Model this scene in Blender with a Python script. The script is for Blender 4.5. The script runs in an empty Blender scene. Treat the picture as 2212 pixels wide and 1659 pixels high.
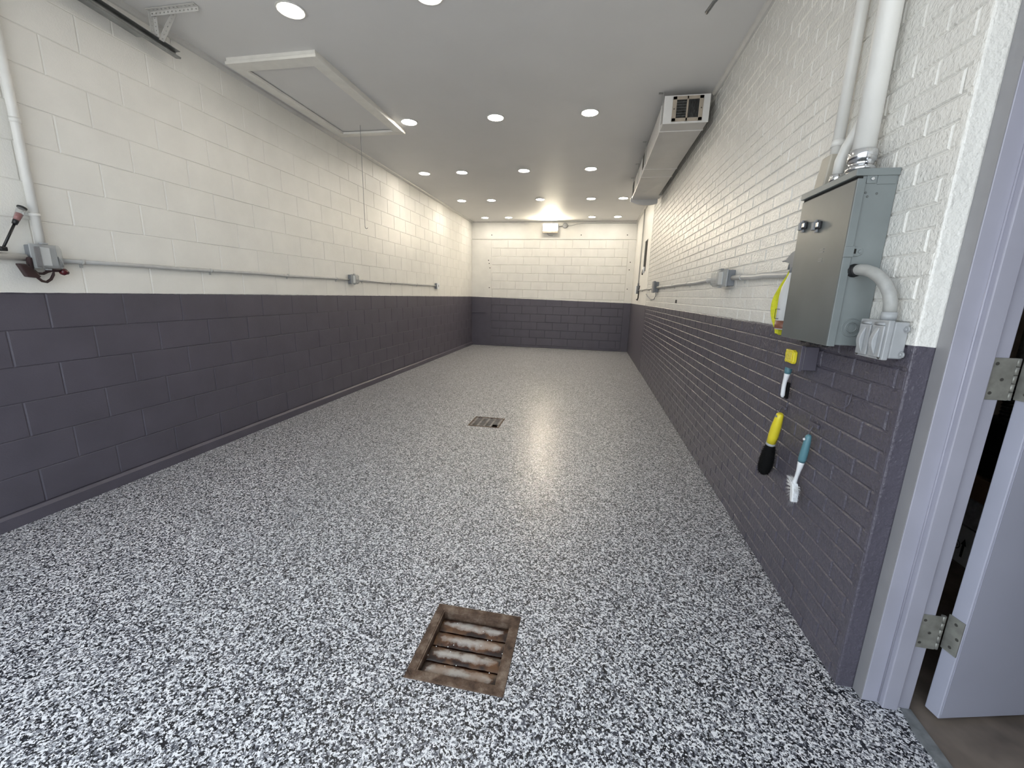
import bpy, math, random
import numpy as np
from mathutils import Vector, Matrix

random.seed(7)
SC = bpy.context.scene
COL = SC.collection
PI = math.pi

# ------------------------------------------------------------------ camera
XL, XR, YB, ZC = -3.144, 0.962, 10.783, 3.157      # left wall, right wall, back wall, ceiling
CAM_Z = 1.3646
yaw, pitch, roll = 0.183074, 0.214909, 0.025809
fw = Vector((-math.sin(yaw) * math.cos(pitch), math.cos(yaw) * math.cos(pitch), -math.sin(pitch)))
r0 = Vector((math.cos(yaw), math.sin(yaw), 0))
u0 = r0.cross(fw)
rt = math.cos(roll) * r0 + math.sin(roll) * u0
up = -math.sin(roll) * r0 + math.cos(roll) * u0
cd = bpy.data.cameras.new('camera')
cd.sensor_width = 36
cd.lens = 887.5 / 2212 * 36
cd.clip_start = 0.02
cam = bpy.data.objects.new('camera', cd)
COL.objects.link(cam)
M = Matrix((rt, up, -fw)).transposed().to_4x4()
M.translation = (0, 0, CAM_Z)
cam.matrix_world = M
SC.camera = cam

# ------------------------------------------------------------------ world light and exposure
wd = bpy.data.worlds.new('overcast_sky')
SC.world = wd
wd.use_nodes = True
bg = wd.node_tree.nodes['Background']
bg.inputs[0].default_value = (0.80, 0.90, 1.0, 1)
bg.inputs[1].default_value = 2.5
sun = bpy.data.lights.new('sun', 'SUN')          # lights the driveway outside, runs along the front so none falls indoors
sun.energy = 9.0
sun.angle = 0.01
sun.color = (1.0, 0.95, 0.88)
sun_o = bpy.data.objects.new('sun', sun)
COL.objects.link(sun_o)
sun_o.rotation_euler = Vector((-0.62, -0.16, -0.77)).to_track_quat('-Z', 'Y').to_euler()
SC.cycles.max_bounces = 6
SC.cycles.diffuse_bounces = 4
SC.cycles.glossy_bounces = 3
SC.cycles.adaptive_threshold = 0.02
SC.cycles.caustics_reflective = False
SC.cycles.caustics_refractive = False
SC.view_settings.view_transform = 'Standard'
SC.view_settings.look = 'None'
SC.view_settings.gamma = 1
SC.view_settings.use_curve_mapping = False
SC.view_settings.exposure = 0.5
DOWNLIGHT_POWER = 60.0
FLOOD_POWER = 150.0


# ------------------------------------------------------------------ material helpers
def nodes_of(name):
    m = bpy.data.materials.new(name)
    m.use_nodes = True
    nt = m.node_tree
    return m, nt, nt.nodes['Principled BSDF'], nt.links


def world_pos(nt):
    return nt.nodes.new('ShaderNodeNewGeometry').outputs['Position']


def noise(nt, vec, scale, detail=3, rough=0.5):
    n = nt.nodes.new('ShaderNodeTexNoise')
    n.inputs['Scale'].default_value = scale
    n.inputs['Detail'].default_value = detail
    n.inputs['Roughness'].default_value = rough
    nt.links.new(vec, n.inputs['Vector'])
    return n.outputs['Fac']


def ramp(nt, fac, stops, constant=False):
    r = nt.nodes.new('ShaderNodeValToRGB')
    if constant:
        r.color_ramp.interpolation = 'CONSTANT'
    e = r.color_ramp.elements
    while len(e) < len(stops):
        e.new(0.5)
    for i, (p, c) in enumerate(stops):
        e[i].position = p
        e[i].color = (*c, 1)
    nt.links.new(fac, r.inputs[0])
    return r.outputs[0]


def mix(nt, fac, a, b, mode='MIX'):
    n = nt.nodes.new('ShaderNodeMix')
    n.data_type = 'RGBA'
    n.blend_type = mode
    for sock, v in ((n.inputs[0], fac), (n.inputs[6], a), (n.inputs[7], b)):
        if isinstance(v, (int, float)):
            sock.default_value = v
        elif isinstance(v, tuple):
            sock.default_value = (*v, 1)
        else:
            nt.links.new(v, sock)
    return n.outputs[2]


def math_n(nt, op, a, b=None, c=None):
    n = nt.nodes.new('ShaderNodeMath')
    n.operation = op
    for i, v in enumerate((a, b, c)):
        if v is None:
            continue
        if isinstance(v, (int, float)):
            n.inputs[i].default_value = v
        else:
            nt.links.new(v, n.inputs[i])
    return n.outputs[0]


def bump(nt, bs, fac, strength, dist):
    b = nt.nodes.new('ShaderNodeBump')
    b.inputs['Strength'].default_value = strength
    b.inputs['Distance'].default_value = dist
    nt.links.new(fac, b.inputs['Height'])
    nt.links.new(b.outputs[0], bs.inputs['Normal'])


def mat(name, col, rough=0.5, metal=0.0, var=0.08, vscale=12, bscale=0, bstr=0.3, bdist=0.001, spec=0.5):
    m, nt, bs, L = nodes_of(name)
    p = world_pos(nt)
    f = noise(nt, p, vscale)
    lo = tuple(c * (1 - var) for c in col)
    hi = tuple(min(1, c * (1 + var)) for c in col)
    L.new(ramp(nt, f, [(0.3, lo), (0.7, hi)]), bs.inputs['Base Color'])
    bs.inputs['Roughness'].default_value = rough
    bs.inputs['Metallic'].default_value = metal
    bs.inputs['Specular IOR Level'].default_value = spec
    if bscale:
        bump(nt, bs, noise(nt, p, bscale, 2), bstr, bdist)
    return m


WHITE = (0.80, 0.785, 0.74)
DARK = (0.088, 0.080, 0.102)


def two_tone(name, bs1, st1, rough, dark_rough=0.42, bs2=None, bd=0.002):
    """white masonry paint above the paint line, dark purple-grey below"""
    m, nt, bs, L = nodes_of(name)
    p = world_pos(nt)
    s = nt.nodes.new('ShaderNodeSeparateXYZ')
    L.new(p, s.inputs[0])
    line = math_n(nt, 'ADD', math_n(nt, 'MULTIPLY', s.outputs[0], -0.0152), 1.2612)
    line = math_n(nt, 'ADD', line, math_n(nt, 'MULTIPLY', s.outputs[1], -0.0028))
    wob = math_n(nt, 'MULTIPLY', math_n(nt, 'SUBTRACT', noise(nt, p, 14, 3), 0.5), 0.008)
    d = math_n(nt, 'SUBTRACT', math_n(nt, 'ADD', s.outputs[2], wob), line)
    fac = math_n(nt, 'GREATER_THAN', d, 0.0)
    n1 = noise(nt, p, 5, 4)
    w = ramp(nt, n1, [(0.3, tuple(c * 0.96 for c in WHITE)), (0.7, tuple(min(1, c * 1.03) for c in WHITE))])
    k = ramp(nt, n1, [(0.3, tuple(c * 0.92 for c in DARK)), (0.75, tuple(c * 1.1 for c in DARK))])
    scuff = ramp(nt, noise(nt, p, 9, 6, 0.7), [(0.70, (0, 0, 0)), (0.80, (1, 1, 1))])
    k = mix(nt, math_n(nt, 'MULTIPLY', scuff, 0.22), k, (0.16, 0.15, 0.18))
    L.new(mix(nt, fac, k, w), bs.inputs['Base Color'])
    rr = math_n(nt, 'MULTIPLY_ADD', fac, rough - dark_rough, dark_rough)
    L.new(rr, bs.inputs['Roughness'])
    h = noise(nt, p, bs1, 3, 0.55)
    if bs2:
        h = math_n(nt, 'ADD', h, math_n(nt, 'MULTIPLY', noise(nt, p, bs2, 2), 1.2))
    bump(nt, bs, h, st1, bd)
    return m


MT = {}
MT['block'] = two_tone('painted_block', 130, 0.75, 0.38, 0.45)
MT['brick'] = two_tone('painted_brick', 90, 1.0, 0.26, 0.34, 45, 0.0028)
MT['plaster'] = two_tone('painted_render', 60, 0.15, 0.45, 0.48)
MT['ceiling'] = mat('ceiling_paint', (0.70, 0.695, 0.69), 0.6, var=0.02, vscale=2, bscale=70, bstr=0.08)
MT['trim'] = mat('white_trim_paint', (0.60, 0.59, 0.57), 0.45, var=0.04)
MT['hatch'] = mat('hatch_paint', (0.78, 0.765, 0.72), 0.5, var=0.04)
MT['frame'] = mat('lilac_frame_paint', (0.37, 0.365, 0.43), 0.32, var=0.05, vscale=6, bscale=50, bstr=0.08)
MT['strip'] = mat('grey_jamb_strip', (0.29, 0.285, 0.295), 0.45, var=0.05)
MT['door'] = mat('lilac_door_paint', (0.43, 0.435, 0.52), 0.38, var=0.03, vscale=4, bscale=120, bstr=0.05)
MT['white_pipe'] = mat('white_pipe_paint', (0.74, 0.73, 0.70), 0.38, var=0.03, bscale=60, bstr=0.1)
MT['grey_pipe'] = mat('grey_conduit', (0.50, 0.50, 0.49), 0.42, var=0.08, vscale=18)
MT['grey_pvc'] = mat('weathered_grey_plastic', (0.36, 0.36, 0.345), 0.45, var=0.12, vscale=30)
MT['grey_box'] = mat('grey_plastic_box', (0.21, 0.22, 0.235), 0.5, var=0.06)
MT['box_light'] = mat('light_grey_casting', (0.37, 0.38, 0.39), 0.38, var=0.08, vscale=20)
MT['panel'] = mat('panel_grey_enamel', (0.185, 0.205, 0.205), 0.36, var=0.09, vscale=7, bscale=40, bstr=0.05)
MT['panel_door'] = mat('panel_door_enamel', (0.118, 0.126, 0.124), 0.33, var=0.10, vscale=5, bscale=40, bstr=0.05)
MT['chrome'] = mat('zinc_fitting', (0.75, 0.76, 0.78), 0.18, 1.0, var=0.1)
MT['steel'] = mat('galvanised_steel', (0.42, 0.43, 0.43), 0.42, 0.75, var=0.15, vscale=14)
MT['track'] = mat('track_steel', (0.27, 0.28, 0.28), 0.40, 0.7, var=0.2, vscale=14)
MT['white_steel'] = mat('painted_angle_iron', (0.56, 0.55, 0.53), 0.5, var=0.05)
MT['duct'] = mat('painted_duct_metal', (0.52, 0.515, 0.51), 0.36, 0.2, var=0.06, vscale=3)
MT['duct_end'] = mat('duct_white_plate', (0.74, 0.73, 0.71), 0.45, var=0.03)
MT['grille'] = mat('aged_beige_grille', (0.42, 0.36, 0.29), 0.45, var=0.1)
MT['black'] = mat('black_plastic', (0.010, 0.010, 0.011), 0.4, var=0.2)
MT['void'] = mat('black_and_shade', (0.012, 0.011, 0.010), 0.9, var=0.2)  # near-black: shade in gaps and holes put into colour, also the black window
MT['red'] = mat('dark_red_plastic', (0.30, 0.05, 0.045), 0.3, var=0.15)
MT['ruby'] = mat('glossy_dark_ruby', (0.07, 0.006, 0.010), 0.2, var=0.2)
MT['maroon'] = mat('maroon_black_rubber', (0.028, 0.012, 0.013), 0.4, var=0.3)
MT['yellow'] = mat('yellow_plastic', (0.72, 0.60, 0.03), 0.35, var=0.06, bscale=250, bstr=0.2)
MT['cloth'] = mat('yellow_microfibre', (0.62, 0.62, 0.035), 0.9, var=0.12, vscale=60, bscale=400, bstr=0.5)
MT['teal'] = mat('teal_rubber', (0.09, 0.21, 0.25), 0.45, var=0.06)
MT['white_plastic'] = mat('white_plastic', (0.78, 0.79, 0.80), 0.3, var=0.02)
MT['bottle'] = mat('translucent_white_bottle', (0.60, 0.60, 0.59), 0.35, var=0.03)
MT['brown'] = mat('brown_liquid_band', (0.19, 0.075, 0.045), 0.35, var=0.1)
MT['bristle_black'] = mat('black_bristle', (0.005, 0.005, 0.005), 0.85, var=0.3, spec=0.15)
MT['bristle_white'] = mat('white_bristle', (0.66, 0.67, 0.69), 0.45, var=0.05)
MT['beige'] = mat('beige_sleeve', (0.50, 0.46, 0.385), 0.5, var=0.06)
MT['dark_box'] = mat('purple_painted_box', DARK, 0.38, var=0.08)
MT['cardboard'] = mat('cardboard', (0.33, 0.21, 0.13), 0.8, var=0.1)
MT['pale_card'] = mat('pale_carton', (0.66, 0.64, 0.60), 0.7, var=0.06)
MT['wrap'] = mat('plastic_wrap', (0.52, 0.50, 0.48), 0.2, var=0.15, vscale=30, bscale=35, bstr=0.6, bdist=0.004)
MT['ink'] = mat('black_ink', (0.01, 0.01, 0.01), 0.6)
MT['old_floor'] = mat('stained_brown_concrete', (0.21, 0.17, 0.14), 0.55, var=0.35, vscale=7, bscale=60, bstr=0.2)
MT['bare_edge'] = mat('bare_grey_screed', (0.20, 0.21, 0.215), 0.45, var=0.3, vscale=30, bscale=80, bstr=0.4)
MT['utility_wall'] = mat('dim_utility_wall', (0.30, 0.26, 0.22), 0.8, var=0.1)
MT['driveway'] = mat('driveway_concrete', (0.50, 0.49, 0.47), 0.8, var=0.1, vscale=4)
MT['facade'] = mat('outside_brick_paint', (0.55, 0.54, 0.52), 0.6, var=0.05)
MT['hinge'] = mat('tarnished_hinge', (0.29, 0.285, 0.255), 0.42, 0.35, var=0.25, vscale=26)
MT['screw'] = mat('dark_screw', (0.10, 0.095, 0.085), 0.5, 0.5)


def rust_mat(name, stops, rough, bscale=90, seed=0.0):
    m, nt, bs, L = nodes_of(name)
    p = world_pos(nt)
    f = noise(nt, p, 16 + seed, 7, 0.68)
    L.new(ramp(nt, f, stops), bs.inputs['Base Color'])
    bs.inputs['Roughness'].default_value = rough
    bs.inputs['Metallic'].default_value = 0.25
    bump(nt, bs, noise(nt, p, bscale, 4), 0.6, 0.002)
    return m


MT['rust_frame'] = rust_mat('rusted_iron_frame', [(0.32, (0.035, 0.017, 0.010)), (0.5, (0.12, 0.075, 0.05)), (0.68, (0.25, 0.19, 0.145))], 0.62, 70)


def bar_mat():
    """grate bar: raised middle scraped to bare metal, rust towards the edges"""
    m, nt, bs, L = nodes_of('scraped_rusty_bar')
    p = world_pos(nt)
    tc = nt.nodes.new('ShaderNodeTexCoord')
    sx = nt.nodes.new('ShaderNodeSeparateXYZ')
    L.new(tc.outputs['Generated'], sx.inputs[0])
    ridge = math_n(nt, 'SUBTRACT', 1.0, math_n(nt, 'ABSOLUTE', math_n(nt, 'MULTIPLY_ADD', sx.outputs[1], 2.0, -1.0)))
    ends = math_n(nt, 'SUBTRACT', 1.0, math_n(nt, 'POWER', math_n(nt, 'ABSOLUTE', math_n(nt, 'MULTIPLY_ADD', sx.outputs[0], 2.0, -1.0)), 6.0))
    wear = math_n(nt, 'MULTIPLY', ridge, ends)
    wear = math_n(nt, 'ADD', wear, math_n(nt, 'MULTIPLY', math_n(nt, 'SUBTRACT', noise(nt, p, 26, 6, 0.65), 0.5), 1.5))
    c = ramp(nt, wear, [(0.22, (0.018, 0.007, 0.004)), (0.40, (0.07, 0.026, 0.012)), (0.48, (0.19, 0.155, 0.135)), (0.85, (0.42, 0.385, 0.355))])
    orange = ramp(nt, noise(nt, p, 11, 4), [(0.50, (0, 0, 0)), (0.62, (1, 1, 1))])
    L.new(mix(nt, math_n(nt, 'MULTIPLY', orange, 0.5), c, (0.21, 0.095, 0.035)), bs.inputs['Base Color'])
    bs.inputs['Roughness'].default_value = 0.4
    bump(nt, bs, noise(nt, p, 90, 4), 0.5, 0.002)
    return m


MT['rust_bar'] = bar_mat()
MT['rust_dark'] = rust_mat('wet_rust_pan', [(0.35, (0.014, 0.005, 0.003)), (0.65, (0.05, 0.018, 0.009))], 0.25)
MT['iron'] = rust_mat('grey_cast_iron', [(0.35, (0.10, 0.08, 0.07)), (0.65, (0.27, 0.25, 0.24))], 0.4)


def clear_mat():
    m = bpy.data.materials.new('clear_polycarbonate')
    m.use_nodes = True
    nt = m.node_tree
    bs = nt.nodes['Principled BSDF']
    bs.inputs['Base Color'].default_value = (0.55, 0.55, 0.54, 1)
    bs.inputs['Roughness'].default_value = 0.12
    tr = nt.nodes.new('ShaderNodeBsdfTransparent')
    tr.inputs[0].default_value = (0.92, 0.93, 0.93, 1)
    mx = nt.nodes.new('ShaderNodeMixShader')
    lw = nt.nodes.new('ShaderNodeLayerWeight')
    lw.inputs[0].default_value = 0.35
    f = math_n(nt, 'MULTIPLY_ADD', lw.outputs['Facing'], 0.45, 0.16)
    nt.links.new(f, mx.inputs[0])
    nt.links.new(tr.outputs[0], mx.inputs[1])
    nt.links.new(bs.outputs[0], mx.inputs[2])
    nt.links.new(mx.outputs[0], nt.nodes['Material Output'].inputs[0])
    return m


MT['clear'] = clear_mat()


def glow(name, col, strength):
    m, nt, bs, L = nodes_of(name)
    bs.inputs['Base Color'].default_value = (0.8, 0.8, 0.8, 1)
    p = world_pos(nt)
    L.new(ramp(nt, noise(nt, p, 3), [(0.3, col), (0.7, tuple(c * 0.98 for c in col))]), bs.inputs['Emission Color'])
    bs.inputs['Emission Strength'].default_value = strength
    return m


MT['lens'] = glow('downlight_lens_glow', (1.0, 0.92, 0.80), DOWNLIGHT_POWER)
MT['flood'] = glow('floodlight_lens_glow', (1.0, 0.88, 0.66), FLOOD_POWER)


def flake_floor():
    m, nt, bs, L = nodes_of('epoxy_flake_floor')
    p = world_pos(nt)
    dist = nt.nodes.new('ShaderNodeVectorMath')
    dist.operation = 'MULTIPLY'
    L.new(p, dist.inputs[0])
    dist.inputs[1].default_value = (1, 1, 0)
    v = nt.nodes.new('ShaderNodeTexVoronoi')
    v.voronoi_dimensions = '2D'
    v.inputs['Scale'].default_value = 150
    L.new(dist.outputs[0], v.inputs['Vector'])
    s = nt.nodes.new('ShaderNodeSeparateColor')
    L.new(v.outputs['Color'], s.inputs[0])
    c1 = ramp(nt, s.outputs[0], [(0.0, (0.010, 0.011, 0.015)), (0.33, (0.07, 0.075, 0.095)), (0.44, (0.23, 0.235, 0.26)),
                                 (0.58, (0.46, 0.47, 0.50)), (0.71, (0.80, 0.80, 0.82))], True)
    v2 = nt.nodes.new('ShaderNodeTexVoronoi')
    v2.voronoi_dimensions = '2D'
    v2.inputs['Scale'].default_value = 330
    L.new(dist.outputs[0], v2.inputs['Vector'])
    s2 = nt.nodes.new('ShaderNodeSeparateColor')
    L.new(v2.outputs['Color'], s2.inputs[0])
    c2 = ramp(nt, s2.outputs[1], [(0.0, (0.015, 0.016, 0.02)), (0.34, (0.28, 0.285, 0.31)), (0.66, (0.78, 0.78, 0.80))], True)
    pick = math_n(nt, 'GREATER_THAN', s2.outputs[0], 0.72)
    L.new(mix(nt, pick, c1, c2), bs.inputs['Base Color'])
    bs.inputs['Roughness'].default_value = 0.30
    h = math_n(nt, 'ADD', s.outputs[2], math_n(nt, 'MULTIPLY', noise(nt, p, 160, 2), 1.5))
    h = math_n(nt, 'ADD', h, math_n(nt, 'MULTIPLY', noise(nt, p, 18, 2), 3))
    bump(nt, bs, h, 0.35, 0.0012)
    return m


MT['floor'] = flake_floor()


# ------------------------------------------------------------------ mesh helpers (geometry in world coordinates)
class MB:
    def __init__(self):
        self.v, self.f, self.sm = [], [], []

    def add(self, vs, fs, smooth=False):
        o = len(self.v)
        self.v += [tuple(p) for p in vs]
        self.f += [tuple(i + o for i in f) for f in fs]
        self.sm += [smooth] * len(fs)
        return self

    def box(self, a, b):
        x0, y0, z0 = (min(p, q) for p, q in zip(a, b))
        x1, y1, z1 = (max(p, q) for p, q in zip(a, b))
        return self.add([(x0, y0, z0), (x1, y0, z0), (x1, y1, z0), (x0, y1, z0), (x0, y0, z1), (x1, y0, z1), (x1, y1, z1), (x0, y1, z1)],
                        [(0, 3, 2, 1), (4, 5, 6, 7), (0, 1, 5, 4), (1, 2, 6, 5), (2, 3, 7, 6), (3, 0, 4, 7)])

    def prism(self, pts, d):
        """closed polygon pts (3D, planar) extruded by vector d"""
        n = len(pts)
        d = Vector(d)
        p = [Vector(q) for q in pts]
        nrm = sum(((p[i] - p[0]).cross(p[i + 1] - p[0]) for i in range(1, n - 1)), Vector())
        if nrm.dot(d) > 0:
            p = p[::-1]
        q = [a + d for a in p]
        return self.add(p + q, [tuple(range(n)), tuple(range(2 * n - 1, n - 1, -1))] + [((i + 1) % n, i, n + i, n + (i + 1) % n) for i in range(n)])

    def tube(self, path, r, seg=12, cap=True):
        P = [Vector(p) for p in path]
        R = r if isinstance(r, (list, tuple)) else [r] * len(P)
        rings, ref = [], None
        for i, p in enumerate(P):
            t = (P[min(i + 1, len(P) - 1)] - P[max(i - 1, 0)]).normalized()
            if ref is None:
                ref = t.orthogonal().normalized()
            ref = (ref - t * ref.dot(t)).normalized()
            b = t.cross(ref)
            rings.append([p + R[i] * (math.cos(2 * PI * k / seg) * ref + math.sin(2 * PI * k / seg) * b) for k in range(seg)])
        vs = [v for g in rings for v in g]
        fs = [(i * seg + k, i * seg + (k + 1) % seg, (i + 1) * seg + (k + 1) % seg, (i + 1) * seg + k) for i in range(len(P) - 1) for k in range(seg)]
        self.add(vs, fs, True)
        if cap:
            n = len(self.v) - len(vs)
            self.f += [tuple(n + k for k in range(seg - 1, -1, -1)), tuple(n + (len(P) - 1) * seg + k for k in range(seg))]
            self.sm += [False, False]
        return self

    def lathe(self, org, axis, prof, seg=20, a0=0.0):
        """prof: (distance along axis, radius)"""
        ax = Vector(axis).normalized()
        e = ax.orthogonal().normalized()
        b = ax.cross(e)
        o = Vector(org)
        vs = [o + ax * d + r * (math.cos(a0 + 2 * PI * k / seg) * e + math.sin(a0 + 2 * PI * k / seg) * b) for d, r in prof for k in range(seg)]
        n = len(prof)
        fs = [(i * seg + k, i * seg + (k + 1) % seg, (i + 1) * seg + (k + 1) % seg, (i + 1) * seg + k) for i in range(n - 1) for k in range(seg)]
        self.add(vs, fs, True)
        base = len(self.v) - len(vs)
        self.f += [tuple(base + k for k in range(seg - 1, -1, -1)), tuple(base + (n - 1) * seg + k for k in range(seg))]
        self.sm += [False, False]
        return self

    def build(self, name, m, parent=None, bevel=0, seg=2):
        V = [Vector(p) for p in self.v]
        lo = Vector([min(p[i] for p in V) for i in range(3)])
        hi = Vector([max(p[i] for p in V) for i in range(3)])
        c = (lo + hi) / 2
        me = bpy.data.meshes.new(name)
        me.from_pydata([p - c for p in V], [], self.f)
        me.polygons.foreach_set('use_smooth', self.sm)
        me.materials.append(MT[m])
        me.update()
        o = bpy.data.objects.new(name, me)
        COL.objects.link(o)
        if parent:
            o.parent = parent
            o.location = c - world_loc(parent)
        else:
            o.location = c
        if bevel:
            b = o.modifiers.new('edge', 'BEVEL')
            b.width = bevel
            b.segments = seg
            b.limit_method = 'ANGLE'
            b.angle_limit = 0.6
        return o


def world_loc(o):
    p = Vector(o.location)
    while o.parent:
        o = o.parent
        p += o.location
    return p


def tag(o, label=None, cat=None, group=None, kind=None):
    for k, v in (('label', label), ('category', cat), ('group', group), ('kind', kind)):
        if v:
            o[k] = v
    return o


def thing(name, label, cat, loc, group=None):
    o = bpy.data.objects.new(name, None)
    o.empty_display_size = 0.05
    COL.objects.link(o)
    o.location = loc
    return tag(o, label, cat, group)


def bx(a, b):
    return MB().box(a, b)


def arc(c, r, a0, a1, n, plane):
    """points on an arc; plane 'xy','yz','xz'"""
    out = []
    for i in range(n + 1):
        t = a0 + (a1 - a0) * i / n
        u, v = r * math.cos(t), r * math.sin(t)
        out.append({'xy': (c[0] + u, c[1] + v, c[2]), 'yz': (c[0], c[1] + u, c[2] + v), 'xz': (c[0] + u, c[1], c[2] + v)}[plane])
    return out


def slab_data(du, dv, t, c, cv=None):
    """masonry unit: face du x dv chamfered by c, standing t proud; u,v,n coordinates"""
    a, b = du / 2, dv / 2
    cv = cv or c
    e = 0.0004
    v = [(-a, -b, 0), (a, -b, 0), (a, b, 0), (-a, b, 0), (-a, -b, e), (a, -b, e), (a, b, e), (-a, b, e),
         (-a + c, -b + cv, t), (a - c, -b + cv, t), (a - c, b - cv, t), (-a + c, b - cv, t)]
    f = [(0, 3, 2, 1)] + [(i, (i + 1) % 4, 4 + (i + 1) % 4, 4 + i) for i in range(4)] + [(4 + i, 4 + (i + 1) % 4, 8 + (i + 1) % 4, 8 + i) for i in range(4)] + [(8, 9, 10, 11)]
    return v, f


def masonry(wall, units, U, V, N, t, c, cv, m, name, limit, order, rest_name, jit=0.0008, tilt=0.002):
    """units: (u0,u1,v0,v1). U,V,N world axes as functions; wall is the parent at the mortar plane"""
    Rm = Matrix((U, V, N)).transposed()
    org = world_loc(wall)
    units = sorted(units, key=order)
    cache = {}
    rv, rf = [], []
    for i, (u0, u1, v0, v1, base) in enumerate(units):
        p = base + U * ((u0 + u1) / 2) + V * ((v0 + v1) / 2) + N * random.uniform(-jit, jit)
        key = (round(u1 - u0, 3), round(v1 - v0, 3))
        E = Matrix.Rotation(random.uniform(-tilt, tilt), 3, 'X') @ Matrix.Rotation(random.uniform(-tilt, tilt) * 0.6, 3, 'Y')
        if i < limit:
            if key not in cache:
                v, f = slab_data(key[0], key[1], t, c, cv)
                me = bpy.data.meshes.new(name)
                me.from_pydata(v, [], f)
                me.materials.append(MT[m])
                cache[key] = me
            o = bpy.data.objects.new(name, cache[key])
            o.matrix_world = (Rm @ E).to_4x4()
            o.location = p - org
            o.parent = wall
            COL.objects.link(o)
        else:
            v, f = slab_data(key[0], key[1], t, c, cv)
            k = len(rv)
            rv += [(Rm @ E) @ Vector(q) + p - org for q in v]
            rf += [tuple(a + k for a in g) for g in f]
    if rv:
        me = bpy.data.meshes.new(rest_name)
        me.from_pydata(rv, [], rf)
        me.materials.append(MT[m])
        o = bpy.data.objects.new(rest_name, me)
        o.parent = wall
        o['kind'] = 'stuff'
        COL.objects.link(o)


AX, AY, AZ = Vector((1, 0, 0)), Vector((0, 1, 0)), Vector((0, 0, 1))


# ================================================================== SETTING
# ---- floor with two openings for the drains
Y0 = -0.15
D1 = (-0.398, 1.322, 0.150)      # centre x, y, half opening
D2 = (-1.037, 4.155, 0.145)
xs = sorted([XL - 0.1, D1[0] - D1[2], D1[0] + D1[2], D2[0] - D2[2], D2[0] + D2[2], XR + 0.05, 1.145])
ys = sorted([Y0, 0.30, 1.46, D1[1] - D1[2], D1[1] + D1[2], D2[1] - D2[2], D2[1] + D2[2], YB + 0.1])
fb = MB()
for i in range(len(xs) - 1):
    for j in range(len(ys) - 1):
        mx, my = (xs[i] + xs[i + 1]) / 2, (ys[j] + ys[j + 1]) / 2
        if any(abs(mx - d[0]) < d[2] and abs(my - d[1]) < d[2] for d in (D1, D2)):
            continue
        if mx > XR + 0.05 and not (0.30 < my < 1.46):
            continue
        fb.add([(xs[i], ys[j], 0), (xs[i + 1], ys[j], 0), (xs[i + 1], ys[j + 1], 0), (xs[i], ys[j + 1], 0)], [(0, 1, 2, 3)])
tag(fb.build('floor', 'floor'), 'black white and grey speckled epoxy flake floor', 'floor', kind='structure')
tag(bx((-30, -30, -0.06), (30, Y0, -0.01)).build('floor_driveway', 'driveway'), 'plain concrete driveway outside the open garage front', 'driveway', kind='structure')

# ---- ceiling
tag(bx((XL - 0.2, Y0, ZC), (XR + 0.2, YB + 0.2, ZC + 0.15)).build('ceiling', 'ceiling'), 'smooth grey-white painted ceiling', 'ceiling', kind='structure')

# ---- left wall: concrete blocks
T = 0.004
wl = tag(bx((XL - 0.2, Y0, 0), (XL - T, YB + 0.2, ZC)).build('wall_left', 'block'), 'left painted concrete block wall, white over dark purple-grey', 'wall', kind='structure')
units = []
CB, CH, BL, J = 0.0807, 0.2032, 0.409, 0.002
for k in range(16):
    z0, z1 = CB + k * CH, min(CB + (k + 1) * CH, ZC)
    if z1 - z0 < 0.05:
        continue
    off = 1.705 if k % 2 == 0 else 1.905
    y = off - math.ceil((off - Y0) / BL) * BL
    while y < YB:
        a, b = max(y, Y0), min(y + BL, YB)
        if b - a > 0.03:
            units.append((a + J / 2, b - J / 2, z0 + J / 2, z1 - J / 2, Vector((XL - T, 0, 0))))
        y += BL


def left_order(q):
    y, z = (q[0] + q[1]) / 2, (q[2] + q[3]) / 2
    vis = q[1] > 1.6 and z < 2.55 + 0.6 * (y - 1.9)
    return (not vis, y)


masonry(wl, units, AY, AZ, AX, T, 0.0062, 0.0034, 'block', 'block', 300, left_order, 'far_blocks', 0.0006, 0.0012)
# low rendered curb at the foot of the left wall
cb = MB().prism([(XL, Y0, 0), (XL + 0.03, Y0, 0), (XL + 0.027, Y0, CB - 0.016), (XL + 0.012, Y0, CB), (XL, Y0, CB)], (0, YB - Y0, 0))
tag(cb.build('baseboard_left', 'block'), 'low dark painted mortar curb along foot of left wall', 'curb', kind='structure')

# ---- right wall: bricks up to y 7.93, smooth beyond, slot opening
YE, YS = 1.44, 7.93
T = 0.0045
w = MB()
SY0, SY1, SZ0, SZ1 = 8.42, 8.87, 1.86, 2.445
w.box((XR + T, YE, 0), (XR + 0.2, YS, ZC))
w.box((XR, YS, 0), (XR + 0.2, SY0, ZC))
w.box((XR, SY1, 0), (XR + 0.2, YB + 0.2, ZC))
w.box((XR, SY0, 0), (XR + 0.2, SY1, SZ0))
w.box((XR, SY0, SZ1), (XR + 0.2, SY1, ZC))
w.box((XR, Y0, 0), (XR + 0.2, 0.30, ZC))          # beside the garage front
w.box((XR, 0.30, 2.2), (XR + 0.2, YE, ZC))        # over the side door
wr = tag(w.build('wall_right', 'plaster'), 'right painted brick wall, white over dark purple-grey', 'wall', kind='structure')
units = []
BH, BW, J = 0.0695, 0.2192, 0.003
k0 = -18
for k in range(k0, 28):
    z0, z1 = max(1.238 + k * BH, 0.0), min(1.238 + (k + 1) * BH, ZC)
    if z1 - z0 < 0.015:
        continue
    off = 2.798 if k % 2 == 0 else 2.687
    y = off - math.ceil((off - YE) / BW) * BW
    while y < YS:
        a, b = max(y, YE), min(y + BW, YS)
        if b - a > 0.03:
            units.append((-(b - J / 2), -(a + J / 2), z0 + J / 2, z1 - J / 2, Vector((XR + T, 0, 0))))
        y += BW


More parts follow.
